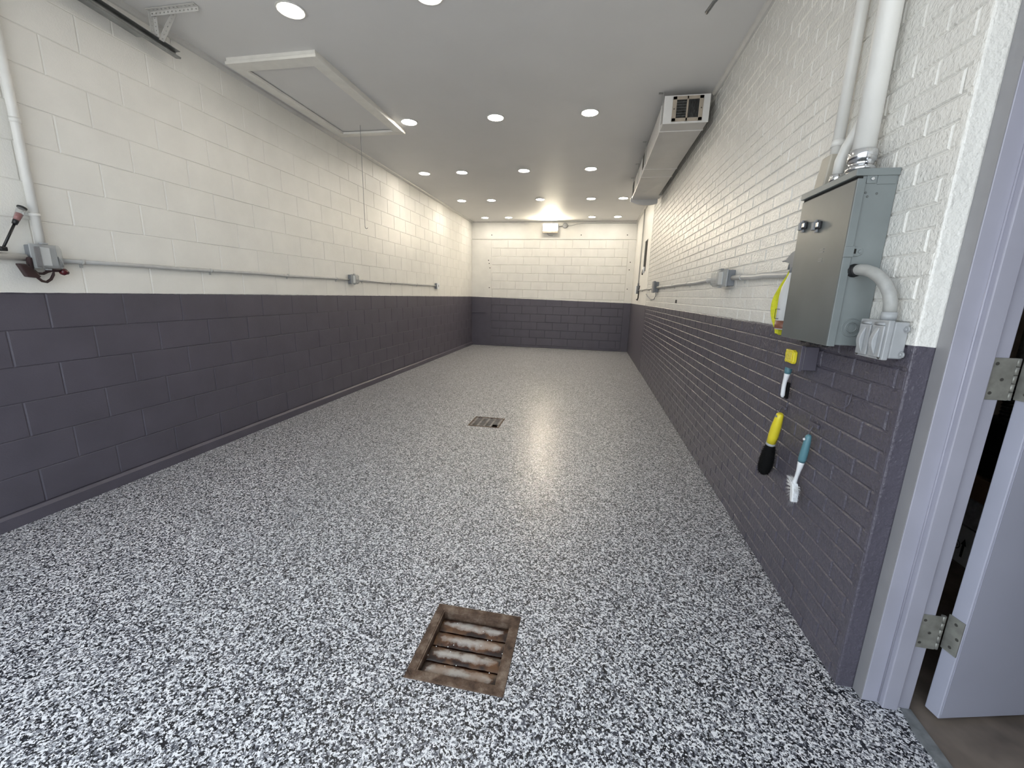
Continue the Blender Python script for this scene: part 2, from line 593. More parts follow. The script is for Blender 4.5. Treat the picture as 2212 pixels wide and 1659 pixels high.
def right_order(q):
    y, z = -(q[0] + q[1]) / 2, (q[2] + q[3]) / 2
    return (not (z < 2.13 + 0.6 * (y - 1.44)), y)


masonry(wr, units, -AY, AZ, -AX, T, 0.0050, 0.0048, 'brick', 'brick', 300, right_order, 'far_bricks', 0.0010, 0.004)
# returned end of the brick wall at the side door
pier = MB().box((XR + 0.0005, YE - 0.002, 0), (1.0205, YE + 0.03, 2.2))
pr = tag(pier.build('trim_5', 'brick', bevel=0.006, seg=3), 'painted return of the right wall beside the side door', 'wall end', kind='structure')

# dark slot window near the back of the right wall
win = MB()
win.box((XR + 0.010, SY0, SZ0), (XR + 0.03, SY1, SZ1))
ww = tag(win.build('window_1', 'void'), 'small black window high on right wall near back corner', 'window', kind='structure')
MB().tube([(XR - 0.002, 8.60, SZ0 - 0.03), (XR - 0.002, 8.60, SZ0 + 0.09)], 0.03, 12).build('white_stub_pipe', 'white_plastic', ww)
MB().tube([(XR - 0.01, 8.80, SZ0 - 0.05), (XR - 0.01, 8.82, SZ0 - 0.01), (XR - 0.004, 8.80, SZ0 + 0.05)], 0.012, 8).build('cable_end', 'black', ww)

# ---- back wall: bricked-up opening between two piers under a lintel
IX0, IX1, IZ = -2.62, 0.785, 2.72
wb = MB()
wb.box((XL - 0.2, YB + 0.0065, 0), (XR + 0.2, YB + 0.25, ZC))
bw = tag(wb.build('wall_back', 'plaster'), 'back wall with blocked-up opening, white over dark purple-grey', 'wall', kind='structure')
MB().box((XL, YB - 0.010, IZ + 0.010), (XR, YB + 0.02, ZC)).build('lintel', 'plaster', bw, 0.003)
MB().box((XL, YB, 0), (IX0 - 0.008, YB + 0.02, IZ)).build('pier', 'plaster', bw, 0.003)
MB().box((IX1 + 0.008, YB, 0), (XR, YB + 0.02, IZ)).build('pier', 'plaster', bw, 0.003)
units = []
J = 0.003
for k in range(-1, 14):
    z0, z1 = max(0.056 + k * 0.2045, 0), min(0.056 + (k + 1) * 0.2045, IZ)
    if z1 - z0 < 0.02:
        continue
    x = (-1.782 if k % 2 == 0 else -1.972) - 5 * 0.407
    while x < IX1:
        a, b = max(x, IX0), min(x + 0.407, IX1)
        if b - a > 0.03:
            units.append((a + J / 2, b - J / 2, z0 + J / 2, z1 - J / 2, Vector((0, YB + 0.0065, 0))))
        x += 0.407
masonry(bw, units, AX, AZ, -AY, 0.0075, 0.005, 0.006, 'block', 'block', 300, lambda q: q[2], 'spare_blocks', 0.002, 0.004)
# old anchor holes in the piers
for (x, z) in ((-2.70, 2.21), (-2.68, 2.13), (-2.66, 2.02), (-2.67, 1.52), (0.86, 2.2), (0.85, 2.02), (0.84, 1.56), (-2.62, 2.83), (0.74, 2.83), (-0.36, 2.83)):
    MB().lathe((x, YB - (0.0105 if z > IZ else 0.0008), z), (0, 1, 0), [(0, 0.013), (0.003, 0.013)], 8, random.random()).build('anchor_hole', 'void', bw)
MB().box((-3.13, YB - 0.02, 0.866), (-2.76, YB + 0.004, 0.884)).build('mortar_ledge', 'plaster', bw, 0.003)

# ---- front wall around the open garage front (behind the camera)
fwm = MB()
fwm.box((XL - 0.2, Y0 - 0.2, 0), (XL + 0.15, Y0, ZC + 0.15))
fwm.box((XR + 0.06, Y0 - 0.2, 0), (XR + 0.2, Y0, ZC + 0.15))
fwm.box((XL + 0.15, Y0 - 0.2, 2.9), (XR + 0.06, Y0, ZC + 0.15))
tag(fwm.build('wall_front', 'facade'), 'outer wall around the open garage front', 'wall', kind='structure')

# ---- ceiling trims
def cove(y0, y1, x, s):
    return MB().prism([(x, y0, ZC), (x + s * 0.034, y0, ZC), (x + s * 0.030, y0, ZC - 0.014), (x + s * 0.014, y0, ZC - 0.030), (x, y0, ZC - 0.034)], (0, y1 - y0, 0))


tag(cove(Y0, YB, XL, 1).build('trim_1', 'trim'), 'white cove trim along the left wall top', 'trim', kind='structure')
tag(cove(Y0, 4.36, XR, -1).build('trim_2', 'trim'), 'white cove trim on right wall top before the duct', 'trim', kind='structure')
tag(cove(7.4, YB, XR, -1).build('trim_3', 'trim'), 'white cove trim on right wall top behind the duct', 'trim', kind='structure')
tb = MB().prism([(XL, YB, ZC), (XL, YB - 0.034, ZC), (XL, YB - 0.030, ZC - 0.014), (XL, YB - 0.014, ZC - 0.030), (XL, YB, ZC - 0.034)], (XR - XL, 0, 0))
tag(tb.build('trim_4', 'trim'), 'white cove trim along the back wall top', 'trim', kind='structure')

# ---- side door frame (far jamb and head)
prof = [(1.021, 1.47), (1.021, 1.392), (1.072, 1.392), (1.072, 1.371), (1.119, 1.371), (1.119, 1.386), (1.164, 1.386), (1.164, 1.47)]
fr = MB().prism([(x, y, 0.002) for x, y in prof], (0, 0, 2.2))
fo = tag(fr.build('trim_6', 'frame', bevel=0.003), 'lilac-grey steel frame of the side door', 'door frame', kind='structure')
MB().box((1.022, 0.30, 2.15), (1.178, 1.40, 2.2)).build('head', 'frame', fo, 0.003)
MB().prism([(x, 1.74 - y, 0.002) for x, y in [(1.022, 1.44), (1.022, 1.39), (1.178, 1.39), (1.178, 1.44)]], (0, 0, 2.2)).build('near_jamb', 'frame', fo, 0.003)
MB().box((1.0190, 1.3925, 0.002), (1.0215, 1.4385, 2.2)).build('side_strip', 'strip', fo)  # thin strip in a darker grey than the frame it lies on
MB().tube([(1.0705, 1.3905, 0.01), (1.0705, 1.3905, 2.15)], 0.003, 6).build('caulk_bead', 'frame', fo)

# ---- side door leaf, standing open into the utility room
HX, HY = 1.217, 1.402
dn = Vector((0.2441, -0.9698, 0))       # thickness direction towards the camera side
du = Vector((0.9698, 0.2441, 0))
h = Vector((HX, HY, 0.012))


def leaf(u0, u1, t0, t1, z0, z1):
    a = h + du * u0 + dn * t0
    return MB().prism([a + AZ * (z0 - 0.012), h + du * u1 + dn * t0 + AZ * (z0 - 0.012), h + du * u1 + dn * t1 + AZ * (z0 - 0.012), h + du * u0 + dn * t1 + AZ * (z0 - 0.012)], (0, 0, z1 - z0))


dr = tag(leaf(0, 1.03, 0, 0.0445, 0.012, 2.13).build('door_1', 'door', bevel=0.003), 'lilac-grey steel side door standing open on two hinges', 'door', kind='structure')
leaf(0.006, 1.024, 0.0445, 0.0455, 0.03, 2.11).build('face_skin', 'door', dr)
for z0, z1 in ((0.255, 0.381), (1.103, 1.225)):
    hp = MB().box((1.120, 1.3825, z0), (1.182, 1.3858, z1)).build('hinge', 'hinge', dr, 0.0015)
    leaf(-0.0035, -0.0005, -0.002, 0.043, z0, z1).build('door_plate', 'hinge', hp)
    kz = (z1 - z0) / 5
    for i in range(5):
        MB().lathe((1.1885, 1.390, z0 + i * kz + 0.0008), (0, 0, 1), [(0, 0.0068), (kz - 0.0016, 0.0068)], 12).build('knuckle', 'hinge', hp)
    for zz in (0.02, 0.06, 0.105):
        MB().lathe((1.136 + 0.02 * (zz == 0.06), 1.3826, z0 + zz), (0, -1, 0), [(0, 0.0052), (0.0008, 0.0045)], 10).build('screw', 'screw', hp)
        q = h + du * -0.0036 + dn * (0.022 + 0.012 * (zz == 0.06))
        MB().lathe((q.x, q.y, z0 + zz), tuple(-du), [(0, 0.0052), (0.0008, 0.0045)], 10).build('screw', 'screw', hp)

# ---- utility room behind the side door (unlit)
ux1, uy0, uy1 = 3.4, -1.2, 3.4
tag(MB().box((1.145, 0.30, -0.05), (ux1, uy1, -0.004)).box((1.162, uy0, -0.05), (ux1, 0.30, -0.004)).build('floor_utility', 'old_floor'), 'stained brown concrete floor beyond the side door', 'floor', kind='structure')
edge = MB().prism([(1.105, 0.30, 0.0015), (1.158, 0.30, 0.0015), (1.152, 1.05, 0.0015), (1.163, 1.25, 0.0015), (1.168, 1.387, 0.0015), (1.138, 1.387, 0.0015), (1.118, 1.30, 0.0015), (1.122, 1.1, 0.0015)], (0, 0, 0.002))
tag(edge.build('threshold_edge', 'bare_edge'), 'rough bare grey strip where flake floor ends at the door', 'threshold', kind='structure')
uw = MB()
uw.box((ux1, uy0, -0.05), (ux1 + 0.1, uy1, 2.7)).box((XR + 0.2, uy1, -0.05), (ux1 + 0.1, uy1 + 0.1, 2.7)).box((XR + 0.2, uy0 - 0.1, -0.05), (ux1 + 0.1, uy0, 2.7))
uw.box((XR + 0.2, uy0 - 0.1, 2.7), (ux1 + 0.1, uy1 + 0.1, 2.8))
tag(uw.build('wall_utility', 'utility_wall'), 'dim unlit walls of the room beyond the side door', 'wall', kind='structure')


# ================================================================== CEILING THINGS
# ---- downlights
def downlight(label):
    t = thing('recessed_downlight', label, 'downlight', (0, 0, ZC), 'recessed ceiling downlights')
    ring = []
    seg = 28
    pr_ = [(0.079, -0.006), (0.090, -0.008), (0.094, -0.004), (0.094, 0.0), (0.079, 0.0)]
    vs = [(r * math.cos(2 * PI * k / seg), r * math.sin(2 * PI * k / seg), ZC + z) for r, z in pr_ for k in range(seg)]
    n = len(pr_)
    fs = [(i * seg + k, i * seg + (k + 1) % seg, ((i + 1) % n) * seg + (k + 1) % seg, ((i + 1) % n) * seg + k) for i in range(n) for k in range(seg)]
    MB().add(vs, [f[::-1] for f in fs], True).build('trim_ring', 'trim', t)
    MB().lathe((0, 0, ZC - 0.001), (0, 0, -1), [(0, 0.079), (0.004, 0.077)], 28).build('lens', 'lens', t)
    return t


proto = downlight('x')
ROWS = [
    (2.83, [(-2.07, 'lit round downlight nearest the camera, above the attic hatch end'), (-1.11, 'lit downlight cut by the top edge of the photo')]),
    (4.64, [(-2.065, 'lit round downlight beside the far corner of attic hatch'), (-1.105, 'middle downlight of the three level with the attic hatch end'),
            (-0.14, 'lit downlight just left of the duct grille, row of three')]),
    (6.52, [(-2.67, 'leftmost downlight of the row of four along mid ceiling'), (-2.066, 'second downlight from left in the row of four'),
            (-1.11, 'third downlight from left in the row of four'), (-0.135, 'rightmost downlight of the row of four, beside the duct')]),
    (8.40, [(-2.668, 'leftmost downlight of the five-light row behind the duct end'), (-2.061, 'second from left downlight in the five-light row behind duct end'),
            (-1.098, 'middle downlight of the five-light row behind the duct end'), (-0.136, 'fourth from left downlight in the five-light row behind duct end'),
            (0.452, 'downlight right beside the curved far end of the duct')]),
    (10.24, [(-2.668, 'leftmost small downlight of the row nearest the back wall'), (-2.085, 'second downlight from left in the row nearest back wall'),
             (-1.095, 'downlight directly above the glowing floodlight at the back'), (-0.122, 'downlight right of the floodlight in the row nearest back wall'),
             (0.46, 'rightmost small downlight of the row nearest the back wall')]),
]
first = True
for y, row in ROWS:
    for x, lab in row:
        if first:
            o = proto
            first = False
        else:
            o = proto.copy()
            COL.objects.link(o)
            for ch in list(proto.children):
                c = ch.copy()
                COL.objects.link(c)
                c.parent = o
        o.location = (x, y, ZC)
        o['label'] = lab

# ---- attic hatch
HZ = ZC - 0.05
ah = thing('attic_hatch', 'white framed attic hatch in the ceiling by left wall', 'hatch', (-2.605, 4.04, ZC))
a0, a1, b0, b1 = -3.01, -2.2, 3.257, 4.835
i0, i1, j0, j1 = -2.918, -2.305, 3.383, 4.747
for p, q in (((a0, b0, HZ), (a1, j0, HZ + 0.022)), ((a0, j1, HZ), (a1, b1, HZ + 0.022)), ((a0, j0, HZ), (i0, j1, HZ + 0.022)), ((i1, j0, HZ), (a1, j1, HZ + 0.022))):
    bx(p, q).build('face_board', 'hatch', ah, 0.002)
for p, q in (((a0 + 0.008, b0 + 0.008, HZ + 0.022), (a1 - 0.008, b0 + 0.03, ZC)), ((a0 + 0.008, b1 - 0.03, HZ + 0.022), (a1 - 0.008, b1 - 0.008, ZC)),
             ((a0 + 0.008, b0 + 0.03, HZ + 0.022), (a0 + 0.03, b1 - 0.03, ZC)), ((a1 - 0.03, b0 + 0.03, HZ + 0.022), (a1 - 0.008, b1 - 0.03, ZC))):
    bx(p, q).build('casing_board', 'hatch', ah)
bx((i0 - 0.02, j0 - 0.02, HZ + 0.028), (i1 + 0.02, j1 + 0.02, HZ + 0.04)).build('door_panel', 'ceiling', ah)
MB().tube([(-2.62, 4.60, HZ + 0.028), (-2.62, 4.60, 2.085)], 0.0022, 6).tube([(-2.62, 4.60, 2.085), (-2.615, 4.60, 2.065), (-2.60, 4.60, 2.06), (-2.585, 4.60, 2.07)], 0.003, 6).build('pull_cord', 'grey_box', ah)

# ---- duct
DY0, DY1, DX0, DX1, DZ0, DZ1 = 4.25, 7.25, 0.52, 0.895, 2.885, 3.10
du_ = thing('air_duct', 'painted metal air duct hung under ceiling along right wall', 'duct', (0.707, 5.75, DZ0))
bx((DX0, DY0 + 0.006, DZ0), (DX1, DY1, DZ1)).build('duct_run', 'duct', du_, 0.004)
for y in (4.43, 5.62, 5.96):
    bx((DX0 - 0.006, y, DZ0 - 0.005), (DX1 + 0.006, y + 0.012, DZ1 + 0.003)).build('seam_flange', 'duct_end', du_, 0.002)
for y, yy in ((4.43, 5.62), (5.96, 7.25)):
    # shallow cross-broken pressing on the underside
    ym = (y + yy) / 2
    xm = (DX0 + DX1) / 2
    MB().add([(DX0 + 0.01, y + 0.02, DZ0), (DX1 - 0.01, y + 0.02, DZ0), (DX1 - 0.01, yy - 0.01, DZ0), (DX0 + 0.01, yy - 0.01, DZ0), (xm, ym, DZ0 - 0.010)],
             [(1, 0, 4), (2, 1, 4), (3, 2, 4), (0, 3, 4)]).build('underside_panel', 'duct', du_)
# curved end plate at the far end
ep = [(DX0 - 0.02, DY1, DZ0 + 0.03)] + [(DX0 - 0.02 + (DX1 + 0.045 - DX0) * t, DY1, DZ0 - 0.085 * math.sin(PI * min(1, 0.08 + t * 0.72)) ** 0.8) for t in [i / 12 for i in range(13)]] + [(DX1 + 0.025, DY1, DZ0 + 0.03)]
MB().prism(ep, (0, 0.05, 0)).build('end_boot', 'duct', du_, 0.004)
# front plate, register
bx((DX0 - 0.004, DY0 - 0.004, DZ0 - 0.004), (DX1 + 0.004, DY0 + 0.006, DZ1 + 0.004)).build('front_plate', 'duct_end', du_, 0.002)
gx0, gx1, gz0, gz1 = 0.588, 0.842, 2.895, 3.092
yg = DY0 - 0.004
g = MB()
wx = [(gx0, gx0 + 0.034), (0.705, 0.720), (gx1 - 0.034, gx1)]
for p, q in wx:
    g.box((p, yg - 0.010, gz0), (q, yg, gz1))
g.box((gx0, yg - 0.010, gz0), (gx1, yg, gz0 + 0.026)).box((gx0, yg - 0.010, gz1 - 0.026), (gx1, yg, gz1))
reg = g.build('register_frame', 'grille', du_, 0.002)
bx((gx0 + 0.02, yg - 0.002, gz0 + 0.015), (gx1 - 0.02, yg - 0.001, gz1 - 0.015)).build('register_opening', 'void', reg)
s = MB()
for i in range(8):
    x = 0.727 + i * 0.0112
    s.prism([(x, yg - 0.009, gz0 + 0.02), (x + 0.0022, yg - 0.0085, gz0 + 0.02), (x + 0.005, yg - 0.003, gz0 + 0.02), (x + 0.003, yg - 0.003, gz0 + 0.02)], (0, 0, gz1 - gz0 - 0.04))
for i in range(8):
    x = 0.626 + i * 0.0100
    s.prism([(x, yg - 0.006, gz0 + 0.02), (x + 0.0015, yg - 0.0055, gz0 + 0.02), (x + 0.003, yg - 0.003, gz0 + 0.02), (x + 0.0015, yg - 0.003, gz0 + 0.02)], (0, 0, gz1 - gz0 - 0.04))
for i in range(6):
    z = gz0 + 0.04 + i * 0.022
    s.box((0.622, yg - 0.009, z), (0.705, yg - 0.007, z + 0.0025))
s.build('register_slats', 'track', reg)
for x in (gx0 + 0.014, gx1 - 0.014):
    MB().lathe((x, yg - 0.010, (gz0 + gz1) / 2), (0, -1, 0), [(0, 0.006), (0.002, 0.004)], 10).build('register_screw', 'screw', reg)
for y in (4.30, 5.50, 6.35, 7.05):
    MB().box((DX0 - 0.010, y, DZ0 + 0.02), (DX0 - 0.0065, y + 0.03, ZC - 0.002)).box((DX0 - 0.05, y, ZC - 0.004), (DX0 - 0.0065, y + 0.03, ZC - 0.0005)).build('hanger_strap', 'steel', du_)
for y in (5.58, 6.95):
    MB().box((DX0 - 0.004, y, DZ0 + 0.05), (DX0 - 0.001, y + 0.26, DZ1 - 0.01)).build('side_gap', 'void', du_)
bx((DX1 - 0.02, 7.02, DZ0 + 0.005), (DX1 + 0.045, DY1 - 0.01, DZ1)).build('wall_branch', 'duct', du_)

# ---- overhead garage door track, left
def track_pt(y):
    return 2.966 + 0.055 * (2.85 - y)


tk = thing('garage_door_track', 'grey steel overhead door track beside left wall under ceiling', 'door track', (-3.03, 2.85, 2.96))
def ch(y0, y1, prof):
    z0, z1 = track_pt(y0), track_pt(y1)
    a = [(x, y0, z0 + z) for x, z in prof]
    b = [(x, y1, z1 + z) for x, z in prof]
    n = len(prof)
    return MB().add(a + b, [tuple(range(n - 1, -1, -1)), tuple(range(n, 2 * n))] + [(i, (i + 1) % n, n + (i + 1) % n, n + i) for i in range(n)])


ch(0.35, 2.87, [(-3.052, 0.038), (-3.052, -0.004), (-3.012, -0.010), (-3.008, 0.000), (-3.011, 0.001), (-3.014, -0.006), (-3.049, -0.001), (-3.049, 0.035), (-3.010, 0.035), (-3.010, 0.038)][::-1]).build('track_channel', 'track', tk)
ch(0.35, 2.62, [(-3.075, -0.012), (-3.010, -0.020), (-3.010, -0.012), (-3.075, -0.004)]).build('support_angle', 'track', tk, 0.001)
for y in (2.62, 2.66, 2.80, 2.82):
    MB().lathe((-3.0495, y, track_pt(y) + 0.017), (1, 0, 0), [(0, 0.007), (0.003, 0.006)], 8).build('bolt', 'black' if y < 2.7 else 'chrome', tk)


def perforated(org, U, V, n, pitch, wd):
    """strip of n holed cells along U, width V"""
    mb = MB()
    U, V, org = Vector(U), Vector(V), Vector(org)
    hr = pitch * 0.15
    for i in range(n):
        o = org + U * (i * pitch)
        oc = [o - V * wd / 2, o + U * pitch - V * wd / 2, o + U * pitch + V * wd / 2, o + V * wd / 2]
        c = o + U * pitch / 2
        ic = [c + (-U - V) * hr, c + (U - V) * hr, c + (U + V) * hr, c + (-U + V) * hr]
        mb.add(oc + ic, [(k, (k + 1) % 4, 4 + (k + 1) % 4, 4 + k) for k in range(4)])
    return mb


def strip(name, *a):
    o = perforated(*a).build(name, 'white_steel', tk)
    sm_ = o.modifiers.new('thickness', 'SOLIDIFY')
    sm_.thickness = 0.003
    return o


zt = track_pt(2.7)
strip('hanger_angle', (-3.03, 2.70, zt + 0.038), (0, 0, 1), (0, 1, 0), 6, (ZC - zt - 0.04) / 6, 0.032)
strip('hanger_angle', (-3.014, 2.716, zt + 0.038), (0, 0, 1), (1, 0, 0), 6, (ZC - zt - 0.04) / 6, 0.032)
bz = Vector((0.13, 0.0, ZC - 0.008 - (zt + 0.02)))
strip('diagonal_brace', (-3.015, 2.74, zt + 0.03), tuple(bz.normalized()), (0, 1, 0), 7, bz.length / 7, 0.034)
strip('ceiling_angle', (-3.03, 2.685, ZC - 0.004), (1, 0, 0), (0, 1, 0), 12, 0.0315, 0.034)
strip('ceiling_angle', (-3.03, 2.70, ZC - 0.018), (1, 0, 0), (0, 0, 1), 12, 0.0315, 0.028)
# steel strut end near the ceiling on the right
so = thing('hanging_strut', 'dark steel rod end hanging at top edge beside right wall', 'rod', (0.60, 3.1, ZC))
MB().tube([(0.575, 3.10, 3.075), (0.60, 3.03, 3.09), (0.72, 2.7, 3.10)], 0.011, 10).build('rod', 'track', so)
bx((0.70, 2.70, 3.09), (0.73, 2.73, ZC)).build('hanger_clip', 'steel', so)

# ---- floodlight on the back wall
FX0, FX1, FZ0, FZ1 = -1.305, -0.925, 2.862, 3.085
fl = thing('wall_floodlight', 'glowing rectangular floodlight on back wall under the ceiling', 'floodlight', (-1.115, YB, FZ0))
y0f, y1f = YB - 0.13, YB - 0.03
MB().prism([(FX0, y1f, FZ0 + 0.02), (FX0, y0f, FZ0), (FX0, y0f, FZ1), (FX0, y1f, FZ1 - 0.01)], (FX1 - FX0, 0, 0)).build('housing', 'grey_box', fl, 0.006)
nrm = Vector((0, -1, 0))
up_ = Vector((0, 0, 1))
c0 = Vector((FX0 + 0.015, y0f, FZ0)) + up_ * 0.055 + nrm * 0.004
MB().prism([c0, c0 + Vector((FX1 - FX0 - 0.03, 0, 0)), c0 + Vector((FX1 - FX0 - 0.03, 0, 0)) + up_ * 0.155, c0 + up_ * 0.155], tuple(nrm * 0.004)).build('lit_glass', 'flood', fl)
c1 = Vector((FX0, y0f, FZ0)) + nrm * 0.001
MB().prism([c1, c1 + Vector((FX1 - FX0, 0, 0)), c1 + Vector((FX1 - FX0, 0, 0)) + up_ * 0.05, c1 + up_ * 0.05], tuple(nrm * 0.012)).build('lower_bezel', 'grille', fl, 0.004)
bx((-1.145, YB - 0.04, 2.96), (-1.085, YB - 0.004, 3.02)).build('bracket', 'grey_box', fl)
MB().tube([(-1.20, y1f - 0.02, FZ0 + 0.015), (-1.17, y1f, FZ0 - 0.035), (-1.10, y1f + 0.01, FZ0 - 0.05), (-1.06, y1f + 0.01, FZ0 - 0.048)], 0.005, 6).build('dangling_wire', 'grey_box', fl)
jb = thing('junction_box', 'small eight-sided grey junction box right of the floodlight', 'junction box', (-0.764, YB, 3.05))
MB().lathe((-0.764, YB - 0.004, 3.052), (0, -1, 0), [(0, 0.064), (0.045, 0.064), (0.05, 0.056)], 8, PI / 8).build('box', 'grey_box', jb)
MB().tube([(-0.82, YB - 0.025, 3.045), (-0.88, YB - 0.03, 3.03), (-0.92, YB - 0.035, 3.02)], 0.008, 8).build('feed_cable', 'grey_box', jb)
MB().tube([(-0.705, YB - 0.02, 3.045), (-0.60, YB - 0.014, 3.05), (-0.48, YB - 0.014, 3.085), (-0.30, YB - 0.014, 3.10), (0.3, YB - 0.014, 3.105), (0.93, YB - 0.014, 3.10)], 0.008, 8).build('supply_cable', 'grey_pipe', jb)


# ================================================================== LEFT WALL THINGS
XS = XL
cz = 1.497
cx_ = XL + 0.026
lp = thing('vertical_conduit', 'white vertical pipe on left wall rising above outlet box', 'pipe', (XL, 1.915, 1.58))
MB().tube([(XL + 0.03, 1.915, 1.57), (XL + 0.03, 1.915, ZC)], 0.021, 14).build('pipe', 'white_pipe', lp)
MB().tube([(XL + 0.03, 1.915, 1.725), (XL + 0.03, 1.915, 1.742)], 0.0235, 14).box((XL, 1.88, 1.725), (XL + 0.012, 1.95, 1.742)).build('strap', 'white_pipe', lp)
MB().tube([(XL + 0.03, 1.915, 2.20), (XL + 0.03, 1.915, 2.225)], 0.0235, 14).build('coupling', 'white_pipe', lp)

nc = thing('thick_conduit', 'thick white conduit on left wall left of clear-covered outlet', 'conduit', (XL, 1.4, cz))
MB().tube([(XL + 0.026, 0.2, cz + 0.003), (XL + 0.026, 1.84, cz)], 0.0195, 14).build('pipe', 'white_pipe', nc)
for y in (0.9, 1.55):
    MB().box((XL, y, cz - 0.035), (XL + 0.006, y + 0.018, cz + 0.035)).build('strap', 'white_pipe', nc)


def conduit(name, label, x, y0, y1, z0, z1, r, straps, m='grey_pipe', side=1):
    t = thing(name, label, 'conduit', (x, (y0 + y1) / 2, z0))
    n = 8
    pts = [(x + side * (r + 0.006), y0 + (y1 - y0) * i / n, z0 + (z1 - z0) * i / n + (0.003 * math.sin(i * 2.1) if 0 < i < n else 0)) for i in range(n + 1)]
    MB().tube(pts, r, 12).build('pipe', m, t)
    for y in straps:
        z = z0 + (z1 - z0) * (y - y0) / (y1 - y0)
        MB().tube([(x + side * (r + 0.006), y, z), (x + side * (r + 0.006), y + 0.016, z)], r + 0.003, 12).box((x, y, z - r - 0.022), (x + side * 0.005, y + 0.016, z - r * 0.5)).build('strap', m, t)
    return t


conduit('wall_conduit', 'grey conduit on left wall from near outlet to middle outlet', XL, 1.98, 5.02, 1.492, 1.497, 0.0125, (2.10, 3.0, 3.9, 4.75), 'grey_pipe')
conduit('wall_conduit', 'grey conduit on left wall between middle and far outlets', XL, 5.15, 8.10, 1.496, 1.490, 0.0125, (5.35, 6.2, 7.2), 'grey_pipe')


def clear_cover_outlet(label, x, y, z, side, hw, hh, dep, base, name='covered_outlet'):
    """weatherproof outlet: box, device plate, bubble cover"""
    t = thing(name, label, 'outlet', (x, y, z - hh))
    bx((x, y - hw * 0.9, z - hh * 0.9), (x + side * base, y + hw * 0.9, z + hh * 0.9)).build('box', 'grey_box', t, 0.004)
    bx((x + side * base, y - hw, z - hh), (x + side * (base + 0.008), y + hw, z + hh)).build('gasket_plate', 'box_light', t, 0.003)
    bx((x + side * (base + 0.008), y - hw * 0.32, z - hh * 0.75), (x + side * (base + 0.014), y + hw * 0.42, z + hh * 0.75)).build('receptacle', 'white_plastic', t, 0.003)
    a, b = x + side * (base + 0.008), x + side * (base + dep)
    k = 0.72
    P = [(a, -hw, -hh), (a, hw, -hh), (a, hw, hh), (a, -hw, hh)]
    c = x + side * (base + dep * 0.55)
    mid = [(c, -hw * 0.96, -hh * 0.96), (c, hw * 0.96, -hh * 0.96), (c, hw * 0.96, hh * 0.96), (c, -hw * 0.96, hh * 0.96)]
    Q = [(b, -hw * k, -hh * k), (b, hw * k, -hh * k), (b, hw * k, hh * k), (b, -hw * k, hh * k)]
    vs = [(p[0], y + p[1], z + p[2]) for p in P + mid + Q]
    fs = [(i, (i + 1) % 4, 4 + (i + 1) % 4, 4 + i) for i in range(4)] + [(4 + i, 4 + (i + 1) % 4, 8 + (i + 1) % 4, 8 + i) for i in range(4)] + [(8, 9, 10, 11)]
    if side < 0:
        fs = [f[::-1] for f in fs]
    o = MB().add(vs, fs).build('clear_cover', 'clear', t, 0.008, 3)
    MB().box((x + side * (base + 0.004), y - hw * 0.25, z + hh * 0.98), (x + side * (base + 0.028), y + hw * 0.25, z + hh * 1.12)).build('hinge_lug', 'box_light', t, 0.003)
    MB().box((x + side * (base + 0.004), y - hw * 0.2, z - hh * 1.1), (x + side * (base + 0.024), y + hw * 0.2, z - hh * 0.97)).build('latch_tab', 'box_light', t, 0.003)
    return t


ob = clear_cover_outlet('weatherproof outlet with clear bubble cover on left wall nearest camera', XL, 1.908, 1.507, 1, 0.060, 0.068, 0.072, 0.045)
# plug and dark interior pieces seen through the cover
bx((XL + 0.054, 1.862, 1.445), (XL + 0.078, 1.880, 1.560)).build('plug', 'maroon', ob, 0.005)
clear_cover_outlet('weatherproof outlet with clear cover halfway along left wall', XL, 5.085, 1.505, 1, 0.060, 0.062, 0.060, 0.045)
fo_ = thing('switch_box', 'small grey switch box at far end of left wall conduit', 'switch box', (XL, 8.155, 1.43))
bx((XL, 8.10, 1.435), (XL + 0.05, 8.21, 1.545)).build('box', 'grey_box', fo_, 0.004)
bx((XL + 0.05, 8.095, 1.43), (XL + 0.066, 8.215, 1.55)).build('cover_plate', 'white_plastic', fo_, 0.004)
bx((XL + 0.066, 8.145, 1.47), (XL + 0.0675, 8.165, 1.515)).build('rocker', 'black', fo_)

# dark red hand tool hung under the near outlet
tt = thing('trigger_tool', 'dark red and black hand tool hanging below clear outlet cover', 'hand tool', (-3.09, 1.88, 1.37))
pts = [(1.781, 1.462), (1.812, 1.462), (1.842, 1.435), (1.868, 1.395), (1.858, 1.386), (1.808, 1.391)]
MB().prism([(-3.112, a, b) for a, b in pts], (0.035, 0, 0)).build('flat_body', 'maroon', tt, 0.006)
bx((-3.112, 1.828, 1.43), (-3.085, 1.850, 1.50)).build('grip_stem', 'maroon', tt, 0.008)
MB().tube([(-3.092, a, b) for a, b in [(1.845, 1.418), (1.857, 1.388), (1.873, 1.371), (1.893, 1.366), (1.915, 1.382), (1.930, 1.408), (1.935, 1.432), (1.905, 1.424), (1.885, 1.412), (1.860, 1.412), (1.845, 1.430)]], 0.0072, 10).build('loop_handle', 'maroon', tt)
MB().tube([(-3.092, 1.90, 1.437), (-3.09, 1.935, 1.436), (-3.088, 1.97, 1.437)], [0.010, 0.012, 0.012], 10).build('barrel', 'maroon', tt)
MB().lathe((-3.088, 1.962, 1.432), (0, 1, -0.25), [(0, 0.010), (0.008, 0.019), (0.022, 0.021), (0.034, 0.012), (0.040, 0.010), (0.044, 0.004)], 14).build('red_nozzle', 'ruby', tt)
MB().tube([(-3.088, 1.978, 1.452), (-3.088, 1.974, 1.475), (-3.088, 1.966, 1.512)], [0.009, 0.007, 0.002], 8).build('black_spike', 'black', tt)

